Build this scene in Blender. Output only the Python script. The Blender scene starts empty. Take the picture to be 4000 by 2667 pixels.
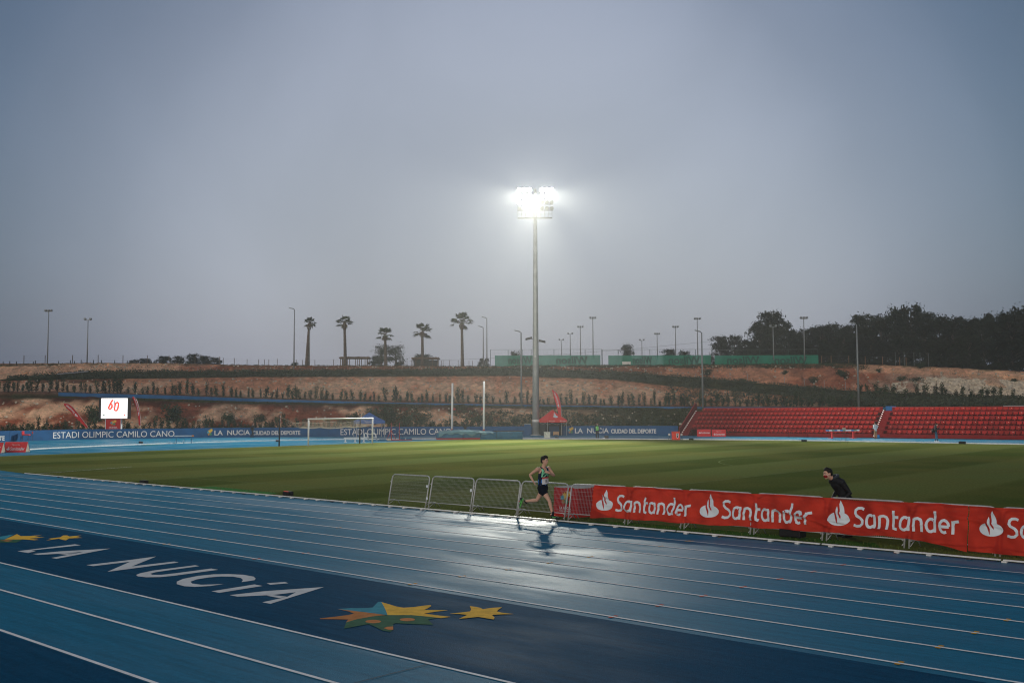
import bpy, bmesh, math, random
from mathutils import Vector, Matrix, noise
from mathutils.geometry import tessellate_polygon
R = math.radians
random.seed(7)
S = bpy.context.scene
C = S.collection

# ------------------------------------------------------------------ camera
F_PX, PITCH, ROLL, CAM_H = 3889.0, 6.88056730e-02, -4.58640057e-03, 3.23675881
TH = 8.51398980e-01                      # heading of the home straight
cp, sp, cr, sr = math.cos(PITCH), math.sin(PITCH), math.cos(ROLL), math.sin(ROLL)
FW = Vector((0, cp, sp))
RT = cr*Vector((1, 0, 0)) + sr*Vector((0, -sp, cp))
UP = -sr*Vector((1, 0, 0)) + cr*Vector((0, -sp, cp))
cam = bpy.data.objects.new('camera', bpy.data.cameras.new('camera'))
C.objects.link(cam)
cam.matrix_world = Matrix(((RT.x, UP.x, -FW.x, 0), (RT.y, UP.y, -FW.y, 0), (RT.z, UP.z, -FW.z, CAM_H), (0, 0, 0, 1)))
cam.data.sensor_width = 36.0
cam.data.lens = F_PX/4000*36.0
cam.data.clip_start = 0.1
cam.data.clip_end = 6000
S.camera = cam

# ------------------------------------------------------------------ world, sun, exposure
SKY_EL, SKY_ROT = 14, 200
w = bpy.data.worlds.new('World'); S.world = w; w.use_nodes = True
nt = w.node_tree; nt.nodes.clear()
out = nt.nodes.new('ShaderNodeOutputWorld')
sky = nt.nodes.new('ShaderNodeTexSky'); sky.sky_type = 'NISHITA'; sky.sun_disc = False
sky.sun_elevation = R(SKY_EL); sky.sun_rotation = R(SKY_ROT); sky.air_density = 1.6; sky.dust_density = 4.0; sky.ozone_density = 3.0
b1 = nt.nodes.new('ShaderNodeBackground'); b1.inputs[1].default_value = SKY_STRENGTH = 0.03
nt.links.new(sky.outputs[0], b1.inputs[0])
# the low fog deck over the stadium: brightest low over the floodlit ground, darker up and to the sides
tc = nt.nodes.new('ShaderNodeTexCoord')
dp = nt.nodes.new('ShaderNodeVectorMath'); dp.operation = 'DOT_PRODUCT'
gd = Vector((-0.012, 1.0, 0.10)).normalized(); dp.inputs[1].default_value = gd
nrm = nt.nodes.new('ShaderNodeVectorMath'); nrm.operation = 'NORMALIZE'
nt.links.new(tc.outputs['Generated'], nrm.inputs[0]); nt.links.new(nrm.outputs[0], dp.inputs[0])
ramp = nt.nodes.new('ShaderNodeValToRGB')
el = ramp.color_ramp.elements; ramp.color_ramp.interpolation = 'B_SPLINE'
el[0].position = 0.0; el[0].color = (.035, .05, .085, 1)
el[1].position = 1.0; el[1].color = (.29, .30, .365, 1)
for pos, col in ((.70, (.032, .046, .082, 1)), (.84, (.046, .070, .125, 1)), (.87, (.070, .098, .165, 1)), (.89, (.095, .122, .190, 1)), (.93, (.19, .212, .290, 1)), (.957, (.30, .320, .40, 1)), (.98, (.30, .315, .385, 1))):
    e = el.new(pos); e.color = col
nt.links.new(dp.outputs['Value'], ramp.inputs[0])
nz = nt.nodes.new('ShaderNodeTexNoise'); nz.inputs['Scale'].default_value = 3.2; nz.inputs['Detail'].default_value = 6; nz.inputs['Distortion'].default_value = .6
nt.links.new(nrm.outputs[0], nz.inputs['Vector'])
mr = nt.nodes.new('ShaderNodeMapRange'); mr.inputs['From Min'].default_value = .3; mr.inputs['From Max'].default_value = .7
mr.inputs['To Min'].default_value = .90; mr.inputs['To Max'].default_value = 1.10
nt.links.new(nz.outputs['Fac'], mr.inputs['Value'])
b2 = nt.nodes.new('ShaderNodeBackground'); nt.links.new(ramp.outputs[0], b2.inputs[0]); nt.links.new(mr.outputs[0], b2.inputs[1])
ad = nt.nodes.new('ShaderNodeAddShader')
nt.links.new(b1.outputs[0], ad.inputs[0]); nt.links.new(b2.outputs[0], ad.inputs[1]); nt.links.new(ad.outputs[0], out.inputs[0])

sun = bpy.data.objects.new('sun', bpy.data.lights.new('sun', 'SUN')); C.objects.link(sun)
sun.data.energy = 1.4; sun.data.angle = R(60); sun.data.color = (1.0, .95, .88)
az = R(SKY_ROT); e_ = R(SKY_EL)
sun.rotation_euler = Vector((math.sin(az)*math.cos(e_), math.cos(az)*math.cos(e_), math.sin(e_))).to_track_quat('Z', 'Y').to_euler()
S.view_settings.view_transform = 'Standard'; S.view_settings.look = 'None'; S.view_settings.gamma = 1
S.view_settings.exposure = 0.0
S.cycles.use_denoising = True
S.cycles.filter_width = 1.15
S.cycles.max_bounces = 5; S.cycles.diffuse_bounces = 2; S.cycles.glossy_bounces = 2
S.cycles.transmission_bounces = 2; S.cycles.volume_bounces = 1; S.cycles.transparent_max_bounces = 6
S.cycles.sample_clamp_indirect = 4.0

# ------------------------------------------------------------------ helpers
def ray(px, py):
    return FW + RT*((px-2000)/F_PX) - UP*((py-1333.5)/F_PX)
def G(px, py, z=0.0):
    d = ray(px, py); t = (z-CAM_H)/d.z
    return Vector((d.x*t, d.y*t, z))
def W(px, py, Y):
    d = ray(px, py); t = Y/d.y
    return Vector((d.x*t, Y, CAM_H+d.z*t))
CT, ST = math.cos(TH), math.sin(TH)
N0 = 22.72
def P(L, s, z=0.0):                       # track coordinates: L metres infield of the kerb, s metres along the straight
    n = L+N0
    return Vector((n*CT-s*ST, n*ST+s*CT, z))
def X_at(px, Y):                          # world x under a sight line at ground level
    return W(px, 1600, Y).x

MATS = {}
def mat(name, col, rough=.6, metal=0, spec=.2, var=.12, scale=6, bump=0, bscale=40, emit=None, estr=0, coat=0, croug=.2, detail=4, rnd=0):
    if name in MATS: return MATS[name]
    m = bpy.data.materials.new(name); m.use_nodes = True; n = m.node_tree.nodes; l = m.node_tree.links
    b = n['Principled BSDF']
    t = n.new('ShaderNodeTexCoord'); z = n.new('ShaderNodeTexNoise'); z.inputs['Scale'].default_value = scale; z.inputs['Detail'].default_value = detail
    l.new(t.outputs['Object'], z.inputs['Vector'])
    mx = n.new('ShaderNodeMix'); mx.data_type = 'RGBA'
    mx.inputs['A'].default_value = tuple(c*(1-var) for c in col)+(1,); mx.inputs['B'].default_value = tuple(min(1, c*(1+var)) for c in col)+(1,)
    r = n.new('ShaderNodeMapRange'); r.inputs['From Min'].default_value = .35; r.inputs['From Max'].default_value = .65
    l.new(z.outputs['Fac'], r.inputs['Value']); l.new(r.outputs[0], mx.inputs['Factor']); l.new(mx.outputs['Result'], b.inputs['Base Color'])
    if rnd:
        oi = n.new('ShaderNodeObjectInfo'); rr = n.new('ShaderNodeMapRange'); rr.inputs['To Min'].default_value = 1-rnd; rr.inputs['To Max'].default_value = 1+rnd; l.new(oi.outputs['Random'], rr.inputs['Value'])
        hs = n.new('ShaderNodeHueSaturation'); l.new(mx.outputs['Result'], hs.inputs['Color']); l.new(rr.outputs[0], hs.inputs['Value']); l.new(hs.outputs[0], b.inputs['Base Color'])
    b.inputs['Roughness'].default_value = rough; b.inputs['Metallic'].default_value = metal; b.inputs['Specular IOR Level'].default_value = spec
    b.inputs['Coat Weight'].default_value = coat; b.inputs['Coat Roughness'].default_value = croug
    if bump:
        z2 = n.new('ShaderNodeTexNoise'); z2.inputs['Scale'].default_value = bscale; z2.inputs['Detail'].default_value = 3
        l.new(t.outputs['Object'], z2.inputs['Vector'])
        bu = n.new('ShaderNodeBump'); bu.inputs['Strength'].default_value = bump; bu.inputs['Distance'].default_value = .02
        l.new(z2.outputs['Fac'], bu.inputs['Height']); l.new(bu.outputs[0], b.inputs['Normal'])
    if emit:
        b.inputs['Emission Color'].default_value = tuple(emit)+(1,); b.inputs['Emission Strength'].default_value = estr
    MATS[name] = m
    return m

class MB:
    def __init__(s): s.v = []; s.f = []; s.m = []; s.mi = 0
    def add(s, vs, fs):
        o = len(s.v); s.v += [tuple(v) for v in vs]
        for f in fs: s.f.append(tuple(i+o for i in f)); s.m.append(s.mi)
        return s
    def obox(s, c, ax, ay, az):           # centre and three half-axis vectors
        c = Vector(c); ax, ay, az = Vector(ax), Vector(ay), Vector(az)
        vs = [c+i*ax+j*ay+k*az for k in (-1, 1) for j in (-1, 1) for i in (-1, 1)]
        return s.add(vs, [(0, 2, 3, 1), (4, 5, 7, 6), (0, 1, 5, 4), (2, 6, 7, 3), (0, 4, 6, 2), (1, 3, 7, 5)])
    def box(s, x0, x1, y0, y1, z0, z1):
        return s.obox(((x0+x1)/2, (y0+y1)/2, (z0+z1)/2), ((x1-x0)/2, 0, 0), (0, (y1-y0)/2, 0), (0, 0, (z1-z0)/2))
    def tube(s, pts, rad, n=8, cap=True, closed=False):
        pts = [Vector(p) for p in pts]
        if not isinstance(rad, (list, tuple)): rad = [rad]*len(pts)
        vs = []; prev = None
        for i, p in enumerate(pts):
            a = pts[max(i-1, 0)]; b = pts[min(i+1, len(pts)-1)]
            t = (b-a).normalized() if (b-a).length > 1e-9 else Vector((0, 0, 1))
            if prev is None:
                prev = t.orthogonal().normalized()
            u = (prev - t*prev.dot(t))
            u = u.normalized() if u.length > 1e-6 else t.orthogonal().normalized()
            prev = u; w_ = t.cross(u)
            for k in range(n):
                a_ = 2*math.pi*k/n
                vs.append(p+rad[i]*(math.cos(a_)*u+math.sin(a_)*w_))
        fs = []
        for i in range(len(pts)-1):
            for k in range(n):
                k2 = (k+1) % n
                fs.append((i*n+k, i*n+k2, (i+1)*n+k2, (i+1)*n+k))
        if cap:
            fs.append(tuple(range(n-1, -1, -1))); fs.append(tuple((len(pts)-1)*n+k for k in range(n)))
        return s.add(vs, fs)
    def rings(s, rings):                  # list of equal-length rings
        n = len(rings[0]); vs = [v for r in rings for v in r]; fs = []
        for i in range(len(rings)-1):
            for k in range(n):
                k2 = (k+1) % n; fs.append((i*n+k, i*n+k2, (i+1)*n+k2, (i+1)*n+k))
        fs.append(tuple(range(n-1, -1, -1))); fs.append(tuple((len(rings)-1)*n+k for k in range(n)))
        return s.add(vs, fs)
    def ell(s, c, rx, ry, rz, n=12, m=8, rot=None):
        c = Vector(c); vs = []; fs = []
        for i in range(m+1):
            ph = math.pi*i/m
            for k in range(n):
                a = 2*math.pi*k/n
                v = Vector((rx*math.sin(ph)*math.cos(a), ry*math.sin(ph)*math.sin(a), rz*math.cos(ph)))
                if rot: v = rot @ v
                vs.append(c+v)
        for i in range(m):
            for k in range(n):
                k2 = (k+1) % n; fs.append((i*n+k, (i+1)*n+k, (i+1)*n+k2, i*n+k2))
        return s.add(vs, fs)
    def poly(s, pts):                     # planar polygon, any shape
        pts = [Vector(p) for p in pts]
        tri = tessellate_polygon([pts])
        return s.add(pts, [tuple(t) for t in tri])
    def leaf(s, c, size, flat=.0):
        a = Vector((random.gauss(0, 1), random.gauss(0, 1), random.gauss(0, 1))).normalized()
        b = a.orthogonal().normalized(); q = Matrix.Rotation(random.uniform(0, 6.28), 3, a); b = q @ b; d = a.cross(b)
        c = Vector(c); e = size*random.uniform(.6, 1.2); g = e*.5
        return s.add([c-b*e, c-d*g, c+b*e, c+d*g], [(0, 1, 2, 3)])
    def build(s, name, mats, parent=None, smooth=False, bevel=0, up=False):
        me = bpy.data.meshes.new(name); me.from_pydata(s.v, [], s.f)
        if not isinstance(mats, (list, tuple)): mats = [mats]
        for m_ in mats: me.materials.append(m_)
        me.polygons.foreach_set('material_index', [min(i, len(mats)-1) for i in s.m])
        if smooth: me.polygons.foreach_set('use_smooth', [True]*len(me.polygons))
        me.update()
        if up:
            bm = bmesh.new(); bm.from_mesh(me)
            for f in bm.faces:
                if f.normal.z < 0: f.normal_flip()
            bm.to_mesh(me); bm.free()
        o = bpy.data.objects.new(name, me); C.objects.link(o)
        if parent: o.parent = parent
        if bevel:
            b = o.modifiers.new('bevel', 'BEVEL'); b.width = bevel; b.segments = 2; b.limit_method = 'ANGLE'
        return o

def tag(o, label=None, cat=None, group=None, kind=None):
    if label: o['label'] = label
    if cat: o['category'] = cat
    if group: o['group'] = group
    if kind: o['kind'] = kind
    return o
def thing(name, loc, label, cat, rz=0, group=None):
    o = bpy.data.objects.new(name, None); C.objects.link(o); o.empty_display_size = .2
    o.location = loc; o.rotation_euler = (0, 0, rz)
    return tag(o, label, cat, group)
def kids(o): return [c for c in bpy.data.objects if c.parent == o]
def dup(o, loc, rz, label, scale=1.0, group=None):
    n = o.copy(); C.objects.link(n); n.location = loc; n.rotation_euler = (0, 0, rz); n['label'] = label; n.scale = (scale,)*3 if not isinstance(scale, tuple) else scale
    if group: n['group'] = group
    for ch in kids(o):
        c2 = ch.copy(); C.objects.link(c2); c2.parent = n
        for g in kids(ch):
            d = g.copy(); C.objects.link(d); d.parent = c2
    return n
TXT = {}
def text_mesh(s, bold=0.0):
    """vertices and faces of a word, 1 unit tall capitals"""
    if (s, bold) in TXT: return TXT[(s, bold)]
    cu = bpy.data.curves.new('tmp', 'FONT'); cu.body = s; cu.size = 1; cu.offset = bold; cu.resolution_u = 4
    o = bpy.data.objects.new('tmp', cu); C.objects.link(o)
    me = bpy.data.meshes.new_from_object(o.evaluated_get(bpy.context.evaluated_depsgraph_get()))
    vs = [v.co.copy() for v in me.vertices]; fs = [tuple(p.vertices) for p in me.polygons]
    bpy.data.objects.remove(o); bpy.data.curves.remove(cu); bpy.data.meshes.remove(me)
    x0 = min(v.x for v in vs); x1 = max(v.x for v in vs); y1 = max(v.y for v in vs)
    vs = [((v.x-x0)/(x1-x0), v.y/y1 if y1 else 0) for v in vs]
    TXT[(s, bold)] = (vs, fs, (x1-x0)/y1)
    return TXT[(s, bold)]
def put_text(mb, s, fn, bold=0.0):        # fn(u, v) -> point, u 0..1 across, v 0..1 up
    vs, fs, _ = text_mesh(s, bold)
    mb.add([fn(u, v) for u, v in vs], fs)
def arc(cx, cy, rx, ry, a0, a1, n=10):
    return [(cx+rx*math.cos(R(a0+(a1-a0)*i/n)), cy+ry*math.sin(R(a0+(a1-a0)*i/n))) for i in range(n+1)]
def stroke(pts, wd):                      # constant or per-point width ribbon
    if not isinstance(wd, (list, tuple)): wd = [wd]*len(pts)
    vs = []
    for i, (x, y) in enumerate(pts):
        a = pts[max(i-1, 0)]; b = pts[min(i+1, len(pts)-1)]
        dx, dy = b[0]-a[0], b[1]-a[1]; l = math.hypot(dx, dy) or 1
        vs += [(x-dy/l*wd[i]/2, y+dx/l*wd[i]/2), (x+dy/l*wd[i]/2, y-dx/l*wd[i]/2)]
    return vs, [(2*i, 2*i+1, 2*i+3, 2*i+2) for i in range(len(pts)-1)]
def bank_word():
    """the rounded bank lettering as strokes; x advances in units of the x-height"""
    O = []; x = 0; k = .2
    def st(p): O.append(([(x+a, b) for a, b in p], k))
    for ch in 'Santander':
        if ch == 'S': st([(.82, 1.3), (.6, 1.38), (.35, 1.36), (.18, 1.22), (.16, 1.0), (.3, .82), (.6, .68), (.78, .5), (.8, .28), (.62, .1), (.35, .06), (.06, .13)]); x += 1.0
        if ch in 'ad':
            st(arc(.42, .5, .32, .44, 55, 305)+[(.74, .2)]); st([(.74, .04), (.74, 1.5 if ch == 'd' else .94), ] if ch == 'd' else [(.62, .9), (.74, .92), (.74, .02)]); x += 1.0
        if ch == 'n': st([(.12, .0), (.12, .9)]); st([(.12, .86), (.4, .93), (.62, .84), (.72, .62), (.72, .0)]); x += .95
        if ch == 't': st([(.22, 1.35), (.22, .3), (.3, .1), (.56, .05)]); st([(.28, .88), (.6, .88)]); x += .68
        if ch == 'e': st([(.12, .48), (.78, .48)]); st(arc(.44, .5, .33, .43, 0, 300)); x += .94
        if ch == 'r': st([(.12, .0), (.12, .9)]); st([(.12, .6), (.22, .84), (.56, .9)]); x += .6
    return O, x
def bank_logo(mbw, fn, ml=9.0):
    """flame mark and word; fn(x, y, layer) -> point. Mark is 2 wide about (0,0), word runs from x=1.3"""
    def P_(lst, lay): mbw.poly([fn(a, b, lay) for a, b in lst])
    mi = mbw.mi
    def P_(lst, lay):
        pts = [Vector((a, b, 0)) for a, b in lst]; tri = [tuple(pts[i] for i in t) for t in tessellate_polygon([pts])]
        for _ in range(12):
            o = []; big = False
            for a, b, c in tri:
                e = sorted((((a-b).length, 0), ((b-c).length, 1), ((c-a).length, 2)))[-1]
                if e[0] <= ml: o.append((a, b, c)); continue
                big = True
                if e[1] == 0: m_ = (a+b)/2; o += [(a, m_, c), (m_, b, c)]
                elif e[1] == 1: m_ = (b+c)/2; o += [(a, b, m_), (a, m_, c)]
                else: m_ = (a+c)/2; o += [(a, b, m_), (m_, b, c)]
            tri = o
            if not big: break
        for t in tri: mbw.add([fn(q.x, q.y, lay) for q in t], [(0, 1, 2)])
    def S_(p, wdt, lay):
        q = []; wq = []; wl_ = wdt if isinstance(wdt, list) else [wdt]*len(p)
        for i in range(len(p)-1):
            n_ = max(1, int(math.hypot(p[i+1][0]-p[i][0], p[i+1][1]-p[i][1])/ml))
            for k in range(n_): t = k/n_; q.append((p[i][0]+(p[i+1][0]-p[i][0])*t, p[i][1]+(p[i+1][1]-p[i][1])*t)); wq.append(wl_[i]+(wl_[i+1]-wl_[i])*t)
        q.append(p[-1]); wq.append(wl_[-1]); return stroke(q, wq)
    mbw.mi = mi; P_([(math.cos(R(t)), .6*math.sin(R(t))) for t in range(0, 360, 15)], 1)
    P_([(-.21, 1.12), (-.31, .85), (-.28, .4), (-.02, .4), (-.13, .85)], 2)
    P_([(.08, 1.65), (-.02, 1.3), (.02, 1.0), (.12, .4), (.52, .4), (.4, 1.0), (.25, 1.35)], 2)
    mbw.mi = mi+1
    for p, wd in (([(-.40, .72), (-.34, .4), (-.16, .0), (-.07, -.46)], [.12, .16, .17, .02]), ([(-.06, .85), (-.01, .5), (.15, .2), (.22, .02)], [.1, .15, .15, .02])):
        vs, fs = S_(p, wd, 3); mbw.add([fn(a, b, 3) for a, b in vs], fs)
    mbw.mi = mi
    st, wd = bank_word(); k = 0
    for p, wdt in st:
        vs, fs = S_(p, wdt, 1); k += 1
        mbw.add([fn(1.28+a*1.107, -.60+b*1.2, 1+(k % 3)*.6) for a, b in vs], fs)
    mbw.mi = mi
# ------------------------------------------------------------------ ground, grass, track
M_white = mat('white_line', (.80, .81, .82), .75, spec=.05, var=.08, scale=3)
def track_mat(name, col, sp=.017, cmin=0.03):
    m = bpy.data.materials.new(name); m.use_nodes = True; n = m.node_tree.nodes; l = m.node_tree.links; b = n['Principled BSDF']
    t = n.new('ShaderNodeTexCoord')
    mp = n.new('ShaderNodeMapping'); mp.inputs['Rotation'].default_value[2] = -TH; l.new(t.outputs['Object'], mp.inputs['Vector'])
    mp2 = n.new('ShaderNodeMapping'); mp2.inputs['Scale'].default_value = (1.0, .28, 1); l.new(mp.outputs[0], mp2.inputs['Vector'])
    a = n.new('ShaderNodeTexNoise'); a.inputs['Scale'].default_value = .55; a.inputs['Detail'].default_value = 4; a.inputs['Roughness'].default_value = .55
    l.new(mp2.outputs[0], a.inputs['Vector'])
    g = n.new('ShaderNodeTexNoise'); g.inputs['Scale'].default_value = 70; g.inputs['Detail'].default_value = 2; l.new(t.outputs['Object'], g.inputs['Vector'])
    h = n.new('ShaderNodeTexNoise'); h.inputs['Scale'].default_value = 9; h.inputs['Detail'].default_value = 9; h.inputs['Roughness'].default_value = .8; l.new(t.outputs['Object'], h.inputs['Vector'])
    def rng(src, a0, a1, b0, b1):
        r = n.new('ShaderNodeMapRange'); r.inputs['From Min'].default_value = a0; r.inputs['From Max'].default_value = a1
        r.inputs['To Min'].default_value = b0; r.inputs['To Max'].default_value = b1; l.new(src, r.inputs['Value']); return r.outputs[0]
    mx = n.new('ShaderNodeMix'); mx.data_type = 'RGBA'; mx.inputs['A'].default_value = tuple(c*.76 for c in col)+(1,); mx.inputs['B'].default_value = tuple(c*1.24 for c in col)+(1,)
    ad_ = n.new('ShaderNodeMath'); ad_.operation = 'MULTIPLY_ADD'; ad_.inputs[1].default_value = .5; l.new(g.outputs['Fac'], ad_.inputs[0])
    h2 = n.new('ShaderNodeMath'); h2.operation = 'MULTIPLY'; h2.inputs[1].default_value = .5; l.new(h.outputs['Fac'], h2.inputs[0]); l.new(h2.outputs[0], ad_.inputs[2])
    l.new(rng(ad_.outputs[0], .38, .62, 0, 1), mx.inputs['Factor'])
    mp3 = n.new('ShaderNodeMapping'); mp3.inputs['Scale'].default_value = (6.0, .35, 1); l.new(mp.outputs[0], mp3.inputs['Vector'])
    sc_ = n.new('ShaderNodeTexNoise'); sc_.inputs['Scale'].default_value = 1.4; sc_.inputs['Detail'].default_value = 6; sc_.inputs['Roughness'].default_value = .7; l.new(mp3.outputs[0], sc_.inputs['Vector'])
    mm = n.new('ShaderNodeMix'); mm.data_type = 'RGBA'; mm.blend_type = 'MULTIPLY'; mm.inputs['Factor'].default_value = 1; l.new(mx.outputs['Result'], mm.inputs['A'])
    cc = n.new('ShaderNodeCombineColor'); q = rng(sc_.outputs['Fac'], .3, .7, .78, 1.22)
    for i in range(3): l.new(q, cc.inputs[i])
    l.new(cc.outputs[0], mm.inputs['B']); l.new(mm.outputs['Result'], b.inputs['Base Color'])
    l.new(rng(a.outputs['Fac'], .42, .56, .62, .50), b.inputs['Roughness'])
    b.inputs['Specular IOR Level'].default_value = sp
    sx = n.new('ShaderNodeSeparateXYZ'); l.new(mp.outputs[0], sx.inputs[0])
    inner = rng(sx.outputs[0], N0-6.0, N0-.5, cmin, 1.0)
    wet = rng(a.outputs['Fac'], .44, .56, 0.12, 1.0)
    mw = n.new('ShaderNodeMath'); mw.operation = 'MULTIPLY'; l.new(inner, mw.inputs[0]); l.new(wet, mw.inputs[1])
    l.new(rng(mw.outputs[0], 0, 1, 0.0, .5), b.inputs['Coat Weight']); b.inputs['Coat Roughness'].default_value = .38
    bu = n.new('ShaderNodeBump'); bu.inputs['Strength'].default_value = .8; bu.inputs['Distance'].default_value = .006
    l.new(g.outputs['Fac'], bu.inputs['Height']); l.new(bu.outputs[0], b.inputs['Normal'])
    bu2 = n.new('ShaderNodeBump'); bu2.inputs['Strength'].default_value = .12; bu2.inputs['Distance'].default_value = .004
    l.new(g.outputs['Fac'], bu2.inputs['Height']); l.new(bu2.outputs[0], b.inputs['Coat Normal'])
    return m
M_track = track_mat('track_blue', (.010, .150, .262))
M_band = track_mat('track_navy', (.007, .068, .140), .002, 0.0)

def grass_mat():
    m = bpy.data.materials.new('pitch_grass'); m.use_nodes = True; n = m.node_tree.nodes; l = m.node_tree.links; b = n['Principled BSDF']
    t = n.new('ShaderNodeTexCoord'); mp = n.new('ShaderNodeMapping'); mp.inputs['Rotation'].default_value[2] = -TH; l.new(t.outputs['Object'], mp.inputs['Vector'])
    sx = n.new('ShaderNodeSeparateXYZ'); l.new(mp.outputs[0], sx.inputs[0])      # x = N, y = s
    w1 = n.new('ShaderNodeMath'); w1.operation = 'MULTIPLY'; w1.inputs[1].default_value = 2*math.pi/10.6; l.new(sx.outputs[1], w1.inputs[0])
    w2 = n.new('ShaderNodeMath'); w2.operation = 'SINE'; 
    w0 = n.new('ShaderNodeMath'); w0.operation = 'ADD'; w0.inputs[1].default_value = -2*math.pi*23.1/10.6; l.new(w1.outputs[0], w0.inputs[0]); l.new(w0.outputs[0], w2.inputs[0])
    def rng(src, a0, a1, b0, b1):
        r = n.new('ShaderNodeMapRange'); r.inputs['From Min'].default_value = a0; r.inputs['From Max'].default_value = a1
        r.inputs['To Min'].default_value = b0; r.inputs['To Max'].default_value = b1; l.new(src, r.inputs['Value']); return r.outputs[0]
    st = rng(w2.outputs[0], -.15, .15, 0, 1)
    A = n.new('ShaderNodeTexNoise'); A.inputs['Scale'].default_value = .12; A.inputs['Detail'].default_value = 6; l.new(t.outputs['Object'], A.inputs['Vector'])
    B = n.new('ShaderNodeTexNoise'); B.inputs['Scale'].default_value = 9; B.inputs['Detail'].default_value = 9; B.inputs['Roughness'].default_value = .75; l.new(t.outputs['Object'], B.inputs['Vector'])
    m1 = n.new('ShaderNodeMix'); m1.data_type = 'RGBA'; m1.inputs['A'].default_value = (.064, .088, .020, 1); m1.inputs['B'].default_value = (.108, .134, .040, 1); l.new(st, m1.inputs['Factor'])
    m2 = n.new('ShaderNodeMix'); m2.data_type = 'RGBA'; m2.inputs['B'].default_value = (.120, .118, .032, 1); l.new(m1.outputs['Result'], m2.inputs['A']); l.new(rng(A.outputs['Fac'], .42, .68, 0, .8), m2.inputs['Factor'])
    m3 = n.new('ShaderNodeMix'); m3.data_type = 'RGBA'; m3.blend_type = 'MULTIPLY'; m3.inputs['Factor'].default_value = 1; l.new(m2.outputs['Result'], m3.inputs['A'])
    cb = n.new('ShaderNodeCombineColor'); q = rng(B.outputs['Fac'], .3, .7, .62, 1.38)
    for i in range(3): l.new(q, cb.inputs[i])
    l.new(cb.outputs[0], m3.inputs['B']); l.new(m3.outputs['Result'], b.inputs['Base Color'])
    b.inputs['Roughness'].default_value = .85; b.inputs['Specular IOR Level'].default_value = 0.0
    bu = n.new('ShaderNodeBump'); bu.inputs['Strength'].default_value = .8; bu.inputs['Distance'].default_value = .05
    l.new(B.outputs['Fac'], bu.inputs['Height']); l.new(bu.outputs[0], b.inputs['Normal'])
    return m
M_grass = grass_mat()

# bare ground sheet to the horizon
mb = MB(); mb.add([(-3000, -3000, -.06), (3000, -3000, -.06), (3000, 3000, -.06), (-3000, 3000, -.06)], [(0, 1, 2, 3)])
M_earth = mat('bare_earth', (.12, .095, .07), .9, var=.3, scale=.4, bump=.4, bscale=3)
tag(mb.build('ground', M_earth), kind='structure')

def cat_rom(pts, n=8):
    o = []
    for i in range(len(pts)-1):
        p0 = Vector(pts[max(i-1, 0)]); p1 = Vector(pts[i]); p2 = Vector(pts[i+1]); p3 = Vector(pts[min(i+2, len(pts)-1)])
        for k in range(n):
            t = k/n; o.append(.5*((2*p1)+(p2-p0)*t+(2*p0-5*p1+4*p2-p3)*t*t+(3*p1-p0-3*p2+p3)*t*t*t))
    o.append(Vector(pts[-1])); return o
# inner kerb of the bend (L, s)
KERB = cat_rom([(73, -40), (73, 0), (73, 40), (71.6, 50), (69.2, 58), (66.2, 66), (62.3, 73.2), (57.3, 81), (49.5, 88.5), (40, 92), (31, 92.8), (22.6, 91.5), (15, 88.5), (8, 82), (3, 72), (.6, 62), (0, 54), (0, 0), (0, -40)], 8)
# blue track sheet: everything inside the boundary wall
WALL = cat_rom([(30, 117.9), (33, 118.6), (36.5, 116.6), (42.6, 113.2), (50, 109.9), (59, 101.2), (67.5, 92.5), (73, 86.2), (78.6, 79.4), (82.5, 73.5), (85.6, 67.2)], 6)
WALL = [Vector((-4, 100)), Vector((3, 108)), Vector((12, 114)), Vector((23.8, 117.3))] + WALL
mb = MB(); mb.poly([P(-17.9, -60), P(-17.9, 17.5), P(-17.4, 30), P(-17, 90)] + [P(a-.6, b-1.2) for a, b in WALL] + [P(84.2, 60), P(87, 28), P(89, -40), P(89, -60)])
track = tag(mb.build('running_track', M_track, up=True), kind='structure')
# pitch
mb = MB()
gp = [P(a-.3, b) for a, b in KERB if b > -39 and a > 40 and b < 77.6] + [P(60, 77.6), P(8, 77.6), P(4.5, 76), P(1.6, 68), P(.75, 60), P(.14, 54), P(.14, -40)]
gp2 = []
for p in gp: 
    if not gp2 or (p-gp2[-1]).length > .05: gp2.append(p)
mb.poly([p+Vector((0, 0, .004)) for p in gp2])
tag(mb.build('grass_pitch', M_grass, up=True), kind='structure')
# navy band and outer apron
mb = MB(); mb.poly([P(-10.0, -30, .004), P(-10.0, 60, .004), P(-13.62, 60, .004), P(-13.62, -30, .004)])
mb.poly([P(-16.45, -30, .004), P(-16.45, 17.2, .004), P(-17.85, 16.6, .004), P(-17.85, -30, .004)])
tag(mb.build('painted_band', M_band, track, up=True), kind='structure')
# verge beyond the outer edge
mb = MB(); mb.poly([P(-18, -60, -.012), P(-18, 17, -.012), P(-17.5, 30, -.012), P(-17.1, 90, -.012), P(-80, 90, -.012), P(-80, -60, -.012)])
tag(mb.build('outer_verge', mat('dark_verge', (.02, .02, .018), .9, var=.4, scale=5), up=True), kind='structure')

def strip(mb, a, b, wd, z):
    a = Vector((a[0], a[1])); b = Vector((b[0], b[1])); d = (b-a).normalized(); nn = Vector((-d.y, d.x))*wd/2
    mb.add([P(*(a+nn), z), P(*(b+nn), z), P(*(b-nn), z), P(*(a-nn), z)], [(0, 1, 2, 3)])
mb = MB()
for k in range(1, 9): strip(mb, (-1.22*k, -30), (-1.22*k, 54 if k < 9 else 60), .06, .008)
for L_ in (-13.64, -15.0, -16.4): strip(mb, (L_, -30), (L_, 60 if L_ > -16 else 20), .06, .008)
strip(mb, (-9.85, -30), (-9.85, 60), .0, .008)
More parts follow.
